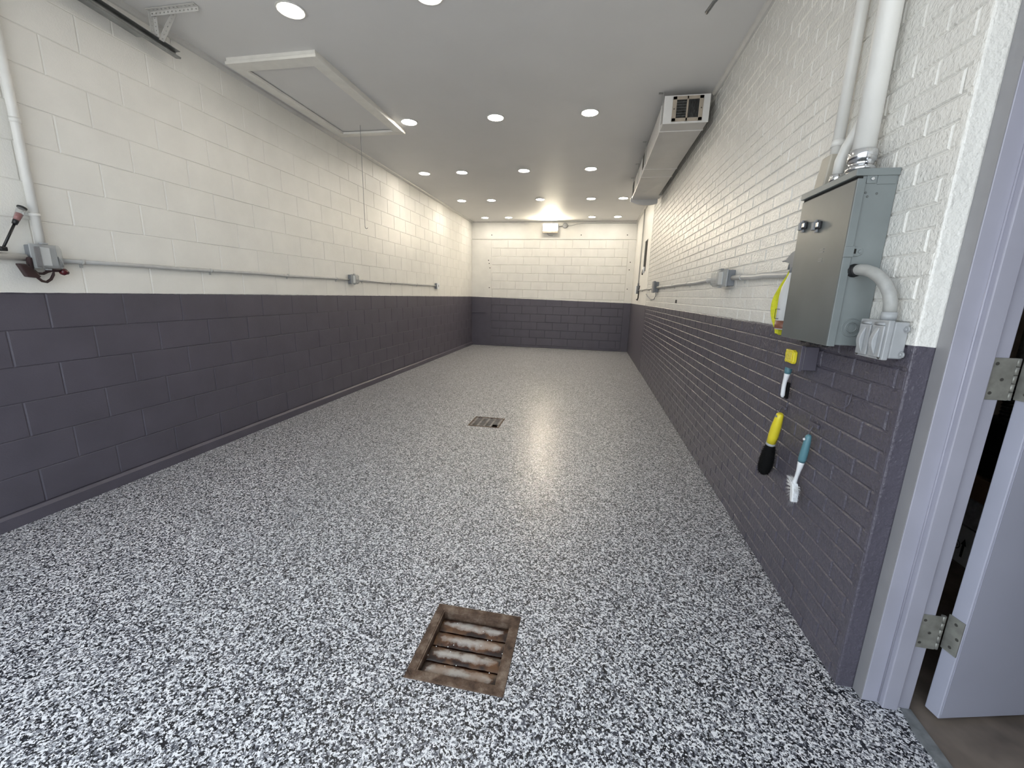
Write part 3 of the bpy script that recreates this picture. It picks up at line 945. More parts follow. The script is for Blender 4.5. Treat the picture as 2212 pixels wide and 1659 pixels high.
# cup-headed wand leaning on the conduit
wn = thing('cup_wand', 'black wand with clear red-lined cup leaning on left conduit', 'wand', (-3.09, 1.75, 1.52))
A, B = Vector((-3.098, 1.742, 1.535)), Vector((-3.098, 1.812, 1.672))
ax = (B - A).normalized()
MB().tube([A, B], 0.0062, 10).build('shaft', 'black', wn)
MB().lathe(B - ax * 0.004, ax, [(0, 0.011), (0.018, 0.013), (0.022, 0.0125)], 14).build('cup_collar', 'black', wn)
MB().lathe(B + ax * 0.020, ax, [(0, 0.0135), (0.05, 0.0175), (0.074, 0.019)], 16).build('clear_cup', 'clear', wn)
MB().lathe(B + ax * 0.021, ax, [(0, 0.0128), (0.040, 0.0158)], 14).build('red_core', 'red', wn)
MB().lathe(B + ax * 0.092, ax, [(0, 0.0185), (0.003, 0.0205), (0.010, 0.0205), (0.012, 0.017)], 18).build('black_rim', 'black', wn)
MB().box((-3.112, 1.728, 1.522), (-3.086, 1.756, 1.545)).build('foot_clip', 'black', wn, 0.004)
MB().prism([(-3.108, 1.705, 1.521), (-3.108, 1.735, 1.521), (-3.108, 1.735, 1.534), (-3.108, 1.722, 1.532)], (0.02, 0, 0)).build('foot_toe', 'black', wn, 0.002)


# ================================================================== RIGHT WALL THINGS
# ---- electrical panel
PX, PY0, PY1, PZ0, PZ1 = 0.845, 1.667, 2.030, 1.213, 1.780
ep_ = thing('electrical_panel', 'grey steel electrical breaker panel on right brick wall', 'electrical panel', (0.90, 1.85, PZ0))
bx((PX + 0.012, PY0, PZ0 + 0.002), (XR - 0.001, PY1, PZ1)).build('cabinet', 'panel', ep_, 0.003)
# door with folded near edge
pd = bx((PX - 0.006, PY0 - 0.003, PZ0 - 0.002), (PX + 0.012, PY1 + 0.003, PZ1 - 0.012)).build('panel_door', 'panel_door', ep_, 0.003)
bx((PX - 0.006, PY0 - 0.008, PZ0 - 0.002), (PX + 0.019, PY0 - 0.0032, PZ1 - 0.012)).build('door_lip', 'panel', pd, 0.0015)
for z in (1.558, 1.548, 1.523, 1.515):
    bx((PX - 0.0075, 1.795, z), (PX - 0.0055, 1.822, z + 0.003)).build('pressed_mark', 'panel', pd)
# rain hood
bx((PX - 0.013, PY0 - 0.007, 1.7765), (XR - 0.002, PY1 + 0.007, 1.799)).build('rain_hood', 'panel', ep_, 0.002)
bx((PX - 0.002, PY0 - 0.001, 1.766), (PX + 0.012, PY1, 1.7765)).build('hood_shade_strip', 'void', ep_)  # dark strip filling the gap, shadow line under the hood put into colour
bx((0.868, PY0 - 0.0035, 1.753), (0.897, PY0, 1.778)).build('hood_tab', 'panel', ep_, 0.0015)
bx((0.900, PY0 - 0.0025, 1.750), (0.955, PY0, 1.778)).build('hood_tab', 'panel', ep_, 0.0015)
MB().lathe((0.884, PY0 - 0.0035, 1.767), (0, -1, 0), [(0, 0.006), (0.003, 0.0045)], 12).build('hood_screw', 'chrome', ep_)
# hasp and knockouts on the near side
hs = MB().prism([(0.858, PY0 - 0.004, 1.522), (0.885, PY0 - 0.004, 1.522), (0.897, PY0 - 0.004, 1.530), (0.897, PY0 - 0.004, 1.545), (0.890, PY0 - 0.004, 1.552), (0.858, PY0 - 0.004, 1.552)], (0, 0.004, 0)).build('hasp', 'panel', ep_, 0.001)
bx((0.8655, PY0 - 0.0048, 1.530), (0.876, PY0 - 0.0040, 1.546)).build('hasp_slot', 'void', hs)
MB().lathe((0.888, PY0 - 0.004, 1.537), (0, -1, 0), [(0, 0.006), (0.002, 0.005)], 12).build('hasp_rivet', 'panel', hs)
MB().box((PX - 0.009, PY0 - 0.0125, 1.518), (PX + 0.021, PY0 - 0.0082, 1.553)).build('hasp_strap', 'panel', hs, 0.001)


def ring(c, axis, r, wd_, th, seg=24):
    ax = Vector(axis).normalized()
    e = ax.orthogonal().normalized()
    b = ax.cross(e)
    c = Vector(c)
    pr_ = [(r - wd_, 0), (r - wd_ * .7, th), (r - wd_ * .3, th), (r, 0)]
    vs = [c + ax * d + q * (math.cos(2 * PI * k / seg) * e + math.sin(2 * PI * k / seg) * b) for q, d in pr_ for k in range(seg)]
    return MB().add(vs, [(i * seg + k, (i + 1) * seg + k, (i + 1) * seg + (k + 1) % seg, i * seg + (k + 1) % seg) for i in range(3) for k in range(seg)], True)


for r in (0.033, 0.021, 0.017):
    ring((0.910, PY0, 1.279), (0, -1, 0), r, 0.0034, 0.0034).build('knockout_ring', 'panel', ep_)
for x, z in ((0.873, 1.725), (0.880, 1.713), (0.906, 1.722)):
    MB().lathe((x, PY0, z), (0, -1, 0), [(0, 0.004), (0.001, 0.003)], 10).build('rivet', 'panel_door', ep_)
# stub bushings below the panel
for y in (1.80, 1.86, 1.90, 1.97):
    MB().lathe((0.905, y, PZ0 + 0.004), (0, 0, -1), [(0, 0.012), (0.02, 0.012), (0.022, 0.010)], 10).build('bottom_bushing', 'black', ep_)
# magnet clips on the panel door
for (yc, zc_, lab) in ((1.985, 1.668, 'black and silver clip on panel door at its outer edge'), (1.872, 1.652, 'black clip on panel door nearer the hinge edge')):
    c = thing('magnet_clip', lab, 'clip', (PX, yc, zc_), 'magnetic clips on panel door')
    bx((PX - 0.016, yc - 0.032, zc_ - 0.013), (PX - 0.0062, yc + 0.026, zc_ + 0.013)).build('clip_body', 'black', c, 0.002)
    bx((PX - 0.024, yc - 0.006, zc_ - 0.015), (PX - 0.016, yc + 0.012, zc_ + 0.015)).build('clip_jaw', 'grey_box', c, 0.002)
    bx((PX - 0.022, yc - 0.030, zc_ - 0.008), (PX - 0.016, yc - 0.014, zc_ + 0.010)).build('clip_spring', 'chrome', c, 0.002)
    bx((PX - 0.014, yc + 0.002, zc_ + 0.013), (PX - 0.008, yc + 0.020, zc_ + 0.024)).build('clip_lever', 'grey_box', c, 0.001)
    bx((PX - 0.014, yc - 0.012, zc_ - 0.024), (PX - 0.008, yc + 0.006, zc_ - 0.013)).build('clip_lever', 'grey_box', c, 0.001)

# ---- conduits above the panel
bc = thing('large_conduit', 'thick white conduit rising from panel top to ceiling', 'conduit', (0.915, 1.79, PZ1))
MB().tube([(0.905, 1.790, 1.875), (0.905, 1.790, ZC)], 0.034, 18).build('pipe', 'white_pipe', bc)
MB().lathe((0.905, 1.790, PZ1 + 0.020), (0, 0, 1), [(0, 0.046), (0.010, 0.046), (0.012, 0.039), (0.020, 0.039), (0.022, 0.043), (0.034, 0.043), (0.036, 0.037), (0.05, 0.037), (0.052, 0.042), (0.085, 0.042), (0.09, 0.037)], 20).build('zinc_connector', 'chrome', bc)
MB().tube([(0.905, 1.752, 1.845), (0.905, 1.742, 1.845)], 0.006, 8).build('set_screw', 'chrome', bc)

tc = thing('slim_conduit', 'slim white conduit entering the beige sleeve above panel', 'conduit', (0.925, 2.03, 1.93))
MB().tube([(0.93, 2.028, 1.90), (0.93, 2.028, ZC)], 0.0205, 14).build('pipe', 'white_pipe', tc)
MB().tube([(0.93, 2.028, 1.975), (0.93, 2.028, 2.0)], 0.0235, 14).box((0.948, 1.985, 1.977), (XR - 0.001, 2.07, 1.998)).build('strap', 'white_pipe', tc)
bs_ = thing('beige_sleeve', 'beige square sleeve on slim conduit beside panel top', 'sleeve', (0.92, 2.06, 1.6))
MB().prism([(0.895, 2.075, 1.60), (0.955, 2.075, 1.60), (0.955, 2.145, 1.60), (0.895, 2.145, 1.60)], (0, 0, 0.02)).build('lower_end', 'beige', bs_)
MB().add([(0.893, 2.055, 1.62), (0.957, 2.055, 1.62), (0.957, 2.150, 1.62), (0.893, 2.150, 1.62), (0.900, 2.002, 1.945), (0.957, 2.002, 1.945), (0.957, 2.070, 1.945), (0.900, 2.070, 1.945)],
         [(0, 3, 2, 1), (4, 5, 6, 7), (0, 1, 5, 4), (1, 2, 6, 5), (2, 3, 7, 6), (3, 0, 4, 7)]).build('sleeve_body', 'beige', bs_, 0.006)
oc = thing('offset_conduit', 'bent white conduit between the slim and thick conduits', 'conduit', (0.91, 1.93, PZ1))
MB().tube([(0.905, 1.935, 1.83), (0.907, 1.937, 1.90), (0.915, 1.925, 1.945), (0.93, 1.898, 2.00), (0.942, 1.866, 2.06), (0.9425, 1.846, 2.11), (0.9425, 1.842, 2.2), (0.9425, 1.842, ZC)], 0.0185, 14).build('pipe', 'white_pipe', oc)
MB().lathe((0.905, 1.935, PZ1 + 0.0195), (0, 0, 1), [(0, 0.027), (0.01, 0.027), (0.012, 0.022), (0.02, 0.022), (0.022, 0.0255), (0.045, 0.0255), (0.05, 0.021)], 16).build('connector', 'chrome', oc)

# ---- covered twin outlet at the wall end with grey elbow
wo = thing('twin_cover_outlet', 'light grey twin flip-cover outlet box near the side door', 'outlet', (0.93, 1.53, 1.195))
bx((0.918, 1.470, 1.197), (XR - 0.001, 1.598, 1.311)).build('box', 'box_light', wo, 0.006, 3)
cp = bx((0.900, 1.466, 1.192), (0.917, 1.603, 1.315)).build('cover_plate', 'box_light', wo, 0.003)
for y in (1.502, 1.566):
    lid = bx((0.894, y - 0.027, 1.200), (0.900, y + 0.027, 1.298)).build('flip_lid', 'box_light', wo, 0.002)
    ed = [(0.894, y, 1.292)] + [(0.894 - 0.014 * math.sin(PI * i / 10), y, 1.292 - 0.088 * i / 10) for i in range(1, 10)] + [(0.894, y, 1.204)]
    MB().prism([(a, b - 0.009, c) for a, b, c in ed], (0, 0.018, 0)).build('lid_ridge', 'box_light', lid, 0.002)
    MB().tube([(0.897, y - 0.020, 1.303), (0.897, y + 0.020, 1.303)], 0.0042, 8).build('lid_hinge', 'box_light', lid)
for y, z in ((1.48, 1.205), (1.59, 1.205)):
    MB().lathe((0.900, y, z - 0.006), (-1, 0, 0), [(0, 0.005), (0.003, 0.004)], 10).build('cover_screw', 'screw', cp)
for z in (1.29, 1.212):
    MB().lathe((0.952, 1.462, z), (-1, 0, 0), [(0, 0.010), (0.005, 0.010)], 10).lathe((0.947, 1.462, z), (-1, 0, 0), [(0, 0.005), (0.004, 0.004)], 8).build('mount_lug', 'box_light', wo)
el = thing('conduit_elbow', 'grey plastic elbow conduit from panel side to outlet box', 'conduit elbow', (0.90, 1.6, 1.32))
path = [(0.882, 1.662, 1.474), (0.884, 1.640, 1.476), (0.888, 1.612, 1.473), (0.895, 1.585, 1.464), (0.904, 1.560, 1.447), (0.913, 1.541, 1.424), (0.921, 1.528, 1.397), (0.926, 1.522, 1.368), (0.928, 1.520, 1.335)]
MB().tube(path, 0.0182, 16).build('bend', 'grey_pvc', el)
MB().tube([(0.928, 1.520, 1.312), (0.928, 1.520, 1.340)], 0.0205, 16).build('lower_hub', 'box_light', el)
MB().lathe((0.8815, 1.668, 1.474), (0.06, -1, 0.04), [(0, 0.0225), (0.008, 0.0225), (0.009, 0.019), (0.018, 0.021), (0.026, 0.019)], 14).build('black_locknut', 'black', el)

# ---- grey conduit along the right wall with boxes
conduit('wall_conduit', 'grey conduit on right wall from panel to near clear-cover outlet', XR, 2.06, 3.14, 1.490, 1.512, 0.0165, (2.95,), 'grey_pipe', -1)
conduit('wall_conduit', 'grey conduit on right wall between clear-cover outlet and middle box', XR, 3.42, 6.56, 1.516, 1.516, 0.0165, (3.75, 4.5, 5.3, 6.0), 'grey_pipe', -1)
conduit('wall_conduit', 'far grey conduit on right wall between the two last boxes', XR, 6.70, 9.22, 1.516, 1.508, 0.0125, (7.6, 8.6), 'grey_pipe', -1)
clear_cover_outlet('weatherproof outlet with clear cover on right brick wall', XR, 3.28, 1.514, -1, 0.125, 0.060, 0.055, 0.050)
gb = thing('wall_box', 'dark grey box with dangling wire midway on right wall', 'junction box', (XR, 6.63, 1.45))
bx((XR - 0.048, 6.57, 1.448), (XR - 0.001, 6.69, 1.60)).build('box', 'grey_box', gb, 0.004)
bx((XR - 0.078, 6.545, 1.44), (XR - 0.048, 6.715, 1.61)).build('cover', 'grey_box', gb, 0.006)
MB().tube([(XR - 0.03, 6.60, 1.45), (XR - 0.02, 6.63, 1.40), (XR - 0.012, 6.85, 1.345), (XR - 0.012, 7.2, 1.335), (XR - 0.012, 7.6, 1.38), (XR - 0.012, 7.9, 1.43)], 0.0055, 8).build('dangling_wire', 'grey_box', gb)
cb_ = thing('corner_box', 'small open grey box with hooked cable at far right corner', 'junction box', (XR, 9.28, 1.43))
bx((XR - 0.055, 9.20, 1.44), (XR - 0.001, 9.37, 1.60)).build('box', 'grey_box', cb_, 0.004)
bx((XR - 0.068, 9.19, 1.435), (XR - 0.055, 9.38, 1.605)).build('plate', 'white_plastic', cb_, 0.003)
MB().tube([(XR - 0.02, 9.0, 1.60), (XR - 0.03, 8.98, 1.52), (XR - 0.03, 9.0, 1.36), (XR - 0.03, 9.12, 1.31), (XR - 0.03, 9.3, 1.325)], 0.012, 8).build('hooked_cable', 'black', cb_)
vc = thing('corner_conduit', 'thin vertical conduit on right wall near the back corner', 'conduit', (XR, 9.28, 1.6))
MB().tube([(XR - 0.018, 9.28, 1.60), (XR - 0.018, 9.28, 3.12)], 0.0125, 10).build('pipe', 'grey_pipe', vc)
MB().tube([(XR - 0.018, 9.28, 1.60), (XR - 0.018, 9.28, 1.66)], 0.018, 10).build('connector', 'grey_box', vc)
hl = thing('wall_patch', 'tiny black hole plug in right wall above paint line', 'plug', (XR, 5.13, 1.31))
bx((XR - 0.006, 5.105, 1.312), (XR + 0.004, 5.165, 1.350)).build('plug', 'void', hl, 0.002)

# ---- dark box under the panel with yellow receptacle
db = thing('painted_junction_box', 'purple painted junction box with yellow receptacle below panel', 'junction box', (0.93, 2.0, 1.075))
bx((0.905, 1.945, 1.076), (XR - 0.001, 2.065, 1.178)).build('box', 'dark_box', db, 0.003)
bx((0.890, 1.940, 1.071), (0.904, 2.070, 1.182)).build('cover', 'dark_box', db, 0.002)
yy0, yy1, yz0, yz1 = 1.965, 2.045, 1.098, 1.158
pl = [(-0.5, -0.35), (-0.42, -0.5), (0.1, -0.46), (0.22, -0.40), (0.34, -0.5), (0.5, -0.42), (0.44, -0.12), (0.52, 0.1), (0.46, 0.48), (0.15, 0.44), (-0.25, 0.5), (-0.48, 0.36)]
yo = MB().prism([(0.890, (yy0 + yy1) / 2 + a * (yy1 - yy0), (yz0 + yz1) / 2 + b * (yz1 - yz0)) for a, b in pl], (-0.016, 0, 0)).build('yellow_receptacle', 'yellow', db, 0.003)
for i in range(5):
    y = yy0 + 0.012 + i * 0.0135
    bx((0.872, y, yz0 + 0.010), (0.875, y + 0.004, yz1 - 0.010)).build('rib', 'yellow', yo, 0.001)
for i in range(4):
    y = yy0 + 0.019 + i * 0.0135
    bx((0.8735, y, yz0 + 0.012), (0.8742, y + 0.003, yz1 - 0.012)).build('slot', 'grille', yo)
for z in (yz0 + 0.018, yz0 + 0.036):
    bx((0.8715, yy0 + 0.010, z), (0.8745, yy1 - 0.012, z + 0.003)).build('rib', 'yellow', yo, 0.001)

# ---- wall hooks
def wire_hook(label, pts, plate=None):
    t = thing('wall_hook', label, 'hook', pts[0], 'wire hooks on the dark brick')
    MB().tube(pts, 0.0022, 8).build('wire', 'dark_box', t)
    if plate:
        bx(plate[0], plate[1]).build('back_plate', 'dark_box', t, 0.002)
    return t


wire_hook('bare painted wire hook on dark brick below outlet box', [(XR - 0.004, 1.672, 1.040), (XR - 0.008, 1.672, 1.000), (XR - 0.014, 1.680, 0.984), (XR - 0.022, 1.700, 0.979), (XR - 0.030, 1.730, 0.990)])
wire_hook('painted hook holding the yellow-handled brush', [(XR - 0.006, 2.165, 0.862), (XR - 0.020, 2.160, 0.845), (XR - 0.026, 2.150, 0.828), (XR - 0.034, 2.140, 0.822), (XR - 0.040, 2.135, 0.834)],
          ((XR - 0.010, 2.135, 0.850), (XR, 2.215, 0.862)))
wire_hook('painted hook holding the teal-handled dish brush', [(XR - 0.006, 1.870, 0.862), (XR - 0.018, 1.868, 0.835), (XR - 0.026, 1.862, 0.812), (XR - 0.034, 1.856, 0.808), (XR - 0.040, 1.852, 0.818)],
          ((XR - 0.010, 1.838, 0.850), (XR, 1.910, 0.866)))

# ---- wheel brush: yellow handle, black bristles
def hair(mb, p, d, ln, wdt):
    d = Vector(d).normalized()
    e = d.orthogonal().normalized() * wdt
    p = Vector(p)
    k = len(mb.v)
    mb.v += [tuple(p - e), tuple(p + e), tuple(p + d * ln)]
    mb.f.append((k, k + 1, k + 2))
    mb.sm.append(False)


wbh = thing('wheel_brush', 'yellow-handled wheel brush with black bristles hanging on wall', 'brush', (0.93, 2.16, 0.49))
A, B, E_ = Vector((0.926, 2.112, 0.838)), Vector((0.922, 2.150, 0.668)), Vector((0.920, 2.176, 0.492))
ax = (B - A).normalized()
ln = (B - A).length
MB().lathe(A, ax, [(0, 0.010), (0.006, 0.0155), (0.03, 0.0185), (0.08, 0.0225), (0.13, 0.0225), (ln - 0.006, 0.0205)], 18).build('handle', 'yellow', wbh)
MB().lathe(A + ax * 0.016 + Vector((-0.0135, -0.003, 0)), (-1, -0.2, 0), [(0, 0.006), (0.004, 0.006)], 12).build('hang_hole', 'grey_box', wbh)
MB().lathe(B - ax * 0.008, ax, [(0, 0.0215), (0.012, 0.0215), (0.014, 0.019)], 18).build('ferrule', 'box_light', wbh)
bxs = (E_ - B).normalized()
bl = (E_ - B).length
core = [(0.0, 0.017), (0.03, 0.026), (0.08, 0.032), (0.12, 0.033), (bl - 0.02, 0.026), (bl - 0.004, 0.010)]
hb = MB().lathe(B, bxs, core, 18)
e1 = bxs.orthogonal().normalized()
e2 = bxs.cross(e1)
for i in range(900):
    t = random.random()
    d0 = 0.01 + (bl - 0.02) * t
    rr = np.interp(d0, [c[0] for c in core], [c[1] for c in core])
    a = random.uniform(0, 2 * PI)
    rad = math.cos(a) * e1 + math.sin(a) * e2
    hair(hb, B + bxs * d0 + rad * rr * 0.9, rad + bxs * random.uniform(-0.1, 0.5), random.uniform(0.008, 0.014), 0.0007)
for i in range(150):
    a = random.uniform(0, 2 * PI)
    rad = math.cos(a) * e1 + math.sin(a) * e2
    hair(hb, E_ - bxs * 0.02 + rad * 0.012, bxs + rad * random.uniform(0, 1.2), random.uniform(0.014, 0.026), 0.0007)
hb.build('bristles', 'bristle_black', wbh)

# ---- dish brush: teal handle, white neck, white bristles
dbr = thing('dish_brush', 'white dish brush with teal handle and white bristles on wall', 'brush', (0.93, 1.85, 0.49))
MB().tube([(0.924, 1.828, 0.826), (0.922, 1.829, 0.818), (0.921, 1.831, 0.79), (0.920, 1.835, 0.75), (0.920, 1.840, 0.715), (0.920, 1.843, 0.700)], [0.006, 0.0115, 0.0135, 0.0150, 0.0155, 0.0135], 16).build('handle', 'teal', dbr)
MB().lathe((0.907, 1.826, 0.806), (-1, -0.2, 0), [(0, 0.0055), (0.0035, 0.005)], 12).build('hang_hole', 'white_plastic', dbr)
MB().tube([(0.920, 1.842, 0.708), (0.920, 1.846, 0.685), (0.921, 1.855, 0.650), (0.923, 1.866, 0.620), (0.923, 1.874, 0.595), (0.922, 1.872, 0.580)], [0.0130, 0.0120, 0.0085, 0.0075, 0.0095, 0.010], 14).build('neck', 'white_plastic', dbr)
hd_ = MB().prism([(0.910, 1.886, 0.592), (0.910, 1.862, 0.588), (0.910, 1.846, 0.555), (0.910, 1.842, 0.512), (0.910, 1.858, 0.506), (0.910, 1.868, 0.530), (0.910, 1.874, 0.560)], (0.024, 0, 0)).build('head', 'white_plastic', dbr, 0.003)
tf = MB()
for i in range(9):
    f = i / 8
    p0 = Vector((0, 1.884 - 0.022 * f, 0.590 - 0.078 * f))
    dr_ = Vector((0, math.cos(-0.15 - 1.15 * f), math.sin(0.25 - 1.5 * f)))
    for j in range(3):
        for k in range(14):
            o = Vector((0.914 + 0.008 * j + random.uniform(-.002, .002), p0.y + random.uniform(-.002, .002), p0.z + random.uniform(-.003, .003)))
            hair(tf, o, dr_ + Vector((random.uniform(-.15, .15), random.uniform(-.1, .1), random.uniform(-.1, .1))), random.uniform(0.040, 0.047), 0.0009)
for i in range(160):
    z = random.uniform(0.508, 0.585)
    hair(tf, (random.uniform(0.912, 0.932), 1.846, z), (random.uniform(-.1, .3), -1, random.uniform(-.2, .2)), random.uniform(0.010, 0.016), 0.0007)
tf.build('bristles', 'bristle_white', dbr)

# ---- second brush hanging behind the dark box
sb = thing('scrub_brush', 'white and teal handled scrub brush hanging behind painted junction box', 'brush', (0.93, 2.09, 0.91))
MB().tube([(0.918, 2.092, 1.100), (0.918, 2.091, 1.07), (0.918, 2.091, 1.048), (0.918, 2.092, 1.036)], [0.010, 0.0145, 0.015, 0.0128], 14).build('grip', 'teal', sb)
MB().tube([(0.918, 2.092, 1.042), (0.918, 2.096, 1.022), (0.918, 2.104, 0.998), (0.918, 2.107, 0.965), (0.918, 2.104, 0.930), (0.918, 2.103, 0.919)], [0.0130, 0.0115, 0.0092, 0.0092, 0.0092, 0.005], 14).build('stem', 'white_plastic', sb)
sc = MB().box((0.930, 2.095, 0.915), (0.940, 2.125, 0.990))
for i in range(260):
    hair(sc, (0.934, random.uniform(2.095, 2.125), random.uniform(0.915, 0.992)), (random.uniform(-.3, .5), random.uniform(-.4, 1), random.uniform(-1, .3)), random.uniform(0.012, 0.020), 0.0008)
sc.build('bristles', 'bristle_black', sb)

# ---- spray bottle and cloth hooked on the conduit behind the panel
sp = thing('spray_bottle', 'white spray bottle with grey trigger behind panel edge', 'spray bottle', (0.90, 2.105, 1.235))
MB().lathe((0.888, 2.131, 1.236), (0, 0, 1), [(0, 0.036), (0.004, 0.040), (0.15, 0.040), (0.19, 0.036), (0.225, 0.024), (0.25, 0.0155), (0.258, 0.0155)], 20).build('bottle_body', 'bottle', sp)
MB().lathe((0.888, 2.131, 1.237), (0, 0, 1), [(0, 0.0365), (0.004, 0.0405), (0.040, 0.0405)], 20).build('brown_base_band', 'brown', sp)
MB().lathe((0.888, 2.131, 1.492), (0, 0, 1), [(0, 0.0165), (0.022, 0.0165), (0.024, 0.013)], 16).build('cap', 'grey_box', sp)
MB().prism([(0.876, 2.115, 1.514), (0.876, 2.150, 1.514), (0.876, 2.156, 1.532), (0.876, 2.190, 1.543), (0.876, 2.238, 1.547), (0.876, 2.236, 1.552), (0.876, 2.195, 1.556), (0.876, 2.155, 1.580), (0.876, 2.115, 1.590), (0.876, 2.085, 1.590)], (0.024, 0, 0)).build('trigger_head', 'grey_box', sp, 0.003)
MB().tube([(0.888, 2.168, 1.545), (0.888, 2.182, 1.530), (0.888, 2.186, 1.51)], 0.0045, 8).build('trigger', 'grey_box', sp)
MB().box((0.8462, 2.108, 1.285), (0.848, 2.150, 1.287)).box((0.8462, 2.108, 1.328), (0.848, 2.150, 1.330)).box((0.8462, 2.148, 1.285), (0.848, 2.150, 1.330)).build('label_outline', 'ink', sp)
cl = MB()
rows = [(1.500, 2.160, 2.180), (1.470, 2.166, 2.205), (1.440, 2.174, 2.222), (1.408, 2.176, 2.240), (1.385, 2.178, 2.268), (1.350, 2.178, 2.290), (1.315, 2.178, 2.292), (1.285, 2.176, 2.270), (1.255, 2.170, 2.235), (1.228, 2.150, 2.205), (1.212, 2.172, 2.192)]
nu = 16
for side_ in (0,):
    vs, fs = [], []
    for i, (z, ya, yb) in enumerate(rows):
        for j in range(nu + 1):
            f = j / nu
            fold = 0.020 * math.sin(f * 3 * PI + i * 0.55) * (0.35 + 0.65 * min(1, i / 4))
            vs.append((0.890 + fold, ya + (yb - ya) * f, z + 0.006 * math.sin(f * 5 + i)))
    for i in range(len(rows) - 1):
        for j in range(nu):
            a = i * (nu + 1) + j
            fs.append((a, a + 1, a + nu + 2, a + nu + 1))
    cl.add(vs, fs, True)
co = cl.build('microfibre_cloth', 'cloth')
sm_ = co.modifiers.new('thickness', 'SOLIDIFY')
sm_.thickness = 0.004
sb_ = co.modifiers.new('smooth', 'SUBSURF')
sb_.levels = sb_.render_levels = 1
tag(co, 'crumpled yellow cloth hanging beside the spray bottle', 'cloth')


# ================================================================== FLOOR DRAINS
# ---- near drain: diamond-plate frame around a sunken pan with four scraped bars
nd = thing('floor_drain', 'rusty square floor drain nearest the camera', 'drain', (D1[0], D1[1], 0))
hw = 0.185
hi_ = 0.152
cxd, cyd = D1[0], D1[1]
for p, q in (((-hw, -hw), (hw, -hi_)), ((-hw, hi_), (hw, hw)), ((-hw, -hi_), (-hi_, hi_)), ((hi_, -hi_), (hw, hi_))):
    bx((cxd + p[0], cyd + p[1], -0.004), (cxd + q[0], cyd + q[1], 0.004)).build('frame_side', 'rust_frame', nd, 0.0015)
dp = MB()
for i in range(14):
    for s_ in (-1, 1):
        t = -0.172 + i * 0.0265
        for (cx2, cy2) in ((t, -0.1685), (t, 0.1685), (-0.1685, t), (0.1685, t)):
            sg = s_ * (1 if i % 2 else -1)
            c = Vector((cxd + cx2, cyd + cy2, 0.004))
            d1 = Vector((0.008, 0.008 * sg, 0))
            d2 = Vector((-0.0018 * sg, 0.0018, 0))
            c += Vector((0.005 * s_, 0.005 * s_, 0))
            dp.add([c - d1, c + d2, c + d1, c - d2, c + AZ * 0.0018], [(0, 3, 4), (3, 2, 4), (2, 1, 4), (1, 0, 4)])
tag(dp.build('tread_pattern', 'rust_frame', nd), kind='stuff')
# inner lip and sunken pan
DZ = -0.026
for p, q in (((-hi_, -hi_), (hi_, -hi_ + 0.006)), ((-hi_, hi_ - 0.006), (hi_, hi_)), ((-hi_, -hi_ + 0.006), (-hi_ + 0.006, hi_ - 0.006)), ((hi_ - 0.006, -hi_ + 0.006), (hi_, hi_ - 0.006))):
    bx((cxd + p[0], cyd + p[1], DZ - 0.015), (cxd + q[0], cyd + q[1], 0.002)).build('inner_lip', 'rust_frame', nd, 0.001)
bx((cxd - hi_, cyd - hi_, DZ - 0.02), (cxd + hi_, cyd + hi_, DZ - 0.010)).build('pan', 'rust_dark', nd)
ih = hi_ - 0.008
bw_ = 2 * ih / 4
for i in range(4):
    y0_ = cyd - ih + i * bw_ + 0.003
    y1_ = y0_ + bw_ - 0.006
    ym = (y0_ + y1_) / 2
    vs, fs = [], []
    n_ = 20
    secs = [(y0_, DZ - 0.006), (y0_ + 0.010, DZ + 0.001), (ym, DZ + 0.004), (y1_ - 0.010, DZ + 0.001), (y1_, DZ - 0.006)]
    for a in range(n_ + 1):
        x = cxd - ih + 2 * ih * a / n_
        for y, z in secs:
            vs.append((x, y + (random.uniform(-.0015, .0015) if y in (y0_, y1_) else 0), z + random.uniform(-.0007, .0007)))
    for a in range(n_):
        for b in range(4):
            k = a * 5 + b
            fs.append((k, k + 5, k + 6, k + 1))
    MB().add(vs, fs, True).build('grate_bar', 'rust_bar', nd)
for i in range(14):
    x, y = cxd + random.uniform(-ih, ih), cyd + random.uniform(-ih, ih)
    MB().lathe((x, y, DZ + 0.002), (0, 0, 1), [(0, 0.0022), (0.0025, 0.0015)], 6).build('floor_flake', 'white_plastic', nd)

# ---- far drain: cast iron grate with slots, one corner broken out
fd = thing('floor_drain', 'small grey cast iron floor grate with a broken corner further back', 'drain', (D2[0], D2[1], 0))
cxd, cyd, hw, hi_ = D2[0], D2[1], 0.168, 0.150
for p, q in (((-hw, -hw), (hw, -hi_)), ((-hw, hi_), (hw, hw)), ((-hw, -hi_), (-hi_, hi_)), ((hi_, -hi_), (hw, hi_))):
    bx((cxd + p[0], cyd + p[1], -0.006), (cxd + q[0], cyd + q[1], 0.004)).build('frame_side', 'rust_frame', fd, 0.0015)
bx((cxd - 0.15, cyd - 0.15, -0.14), (cxd + 0.15, cyd + 0.15, -0.13)).build('sump', 'void', fd)
for p, q in (((-0.15, -0.15), (0.15, -0.144)), ((-0.15, 0.144), (0.15, 0.15)), ((-0.15, -0.144), (-0.144, 0.144)), ((0.144, -0.144), (0.15, 0.144))):
    bx((cxd + p[0], cyd + p[1], -0.13), (cxd + q[0], cyd + q[1], -0.006)).build('sump_side', 'rust_dark', fd)
gr = MB()
GI = 0.144
for i in range(5):
    x = -GI + 0.006 + i * (2 * GI - 0.012) / 4
    ya = -GI if i < 3 else (-GI + 0.075 if i == 4 else -GI)
    gr.box((cxd + x - 0.010, cyd + ya, -0.016), (cxd + x + 0.010, cyd + GI, 0.000))
grate = gr.build('grate_rib', 'iron', fd, 0.0015)
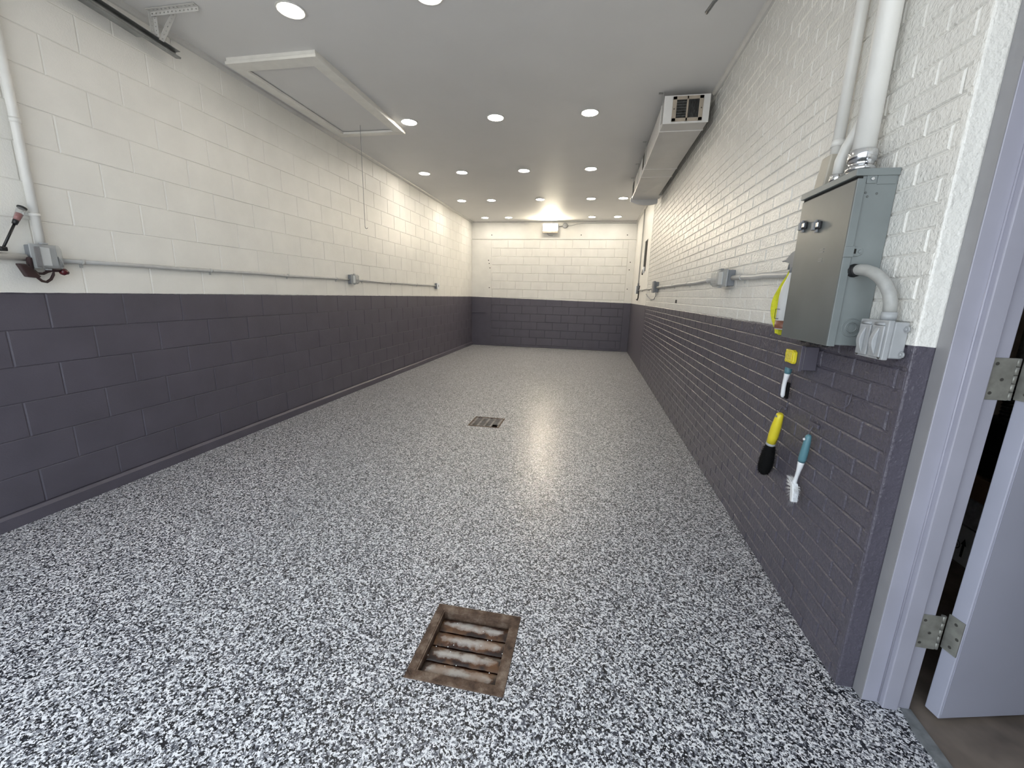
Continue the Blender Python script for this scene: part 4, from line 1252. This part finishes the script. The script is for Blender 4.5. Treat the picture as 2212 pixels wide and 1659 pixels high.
for i in range(10):
    y = -GI + i * 2 * GI / 9.5
    x1 = GI if i > 2 else GI - 0.072
    bx((cxd - GI, cyd + y, -0.008), (cxd + x1, cyd + y + 0.012, -0.001)).build('grate_bar', 'iron', fd, 0.0015)


# ================================================================== THINGS IN THE UTILITY ROOM (seen through the hinge gap)
pc = thing('carton', 'pale carton printed with an arrow behind the side door', 'carton', (2.20, 2.42, 0))
bx((2.05, 2.30, -0.004), (2.40, 2.58, 0.205)).build('carton_body', 'pale_card', pc, 0.003)
MB().prism([(2.0495, 2.396, 0.036), (2.0495, 2.410, 0.036), (2.0495, 2.410, 0.105), (2.0495, 2.419, 0.105), (2.0495, 2.403, 0.142), (2.0495, 2.387, 0.105), (2.0495, 2.396, 0.105)], (-0.0006, 0, 0)).build('printed_arrow', 'ink', pc)
ring((2.0495, 2.447, 0.090), (-1, 0, 0), 0.026, 0.004, 0.0006).build('printed_circle', 'ink', pc)
MB().box((2.0489, 2.445, 0.072), (2.0495, 2.448, 0.110)).box((2.0489, 2.432, 0.088), (2.0495, 2.462, 0.091)).build('printed_cross', 'ink', pc)
wr_ = thing('wrapped_bundle', 'clear plastic wrapped bundle on the pale carton', 'bundle', (2.2, 2.42, 0.206))
bx((2.03, 2.28, 0.215), (2.42, 2.60, 0.375)).build('bundle', 'wrap', wr_, 0.02, 3)
cc = thing('cardboard_box', 'brown cardboard box above the wrapped bundle', 'box', (2.2, 2.42, 0.38))
bx((2.02, 2.27, 0.378), (2.42, 2.62, 0.50)).build('box_body', 'cardboard', cc, 0.003)
bx((2.019, 2.42, 0.378), (2.021, 2.47, 0.50)).build('tape', 'grille', cc)
tp = thing('threaded_stand', 'black stand with threaded rods stacked in the dark room', 'stand', (2.2, 2.42, 0.50))
bx((2.05, 2.28, 0.502), (2.40, 2.60, 0.62)).build('lower_block', 'black', tp, 0.01)
bx((2.08, 2.30, 0.62), (2.38, 2.58, 0.80)).build('upper_block', 'black', tp, 0.015)
for x, y in ((2.10, 2.44), (2.10, 2.36)):
    rd = MB().tube([(x, y, 0.80), (x, y, 1.35)], 0.022, 12).build('rod', 'iron', tp)
    for i in range(9):
        MB().lathe((x, y, 0.82 + i * 0.018), (0, 0, 1), [(0, 0.022), (0.006, 0.027), (0.012, 0.022)], 12).build('thread', 'black', rd)
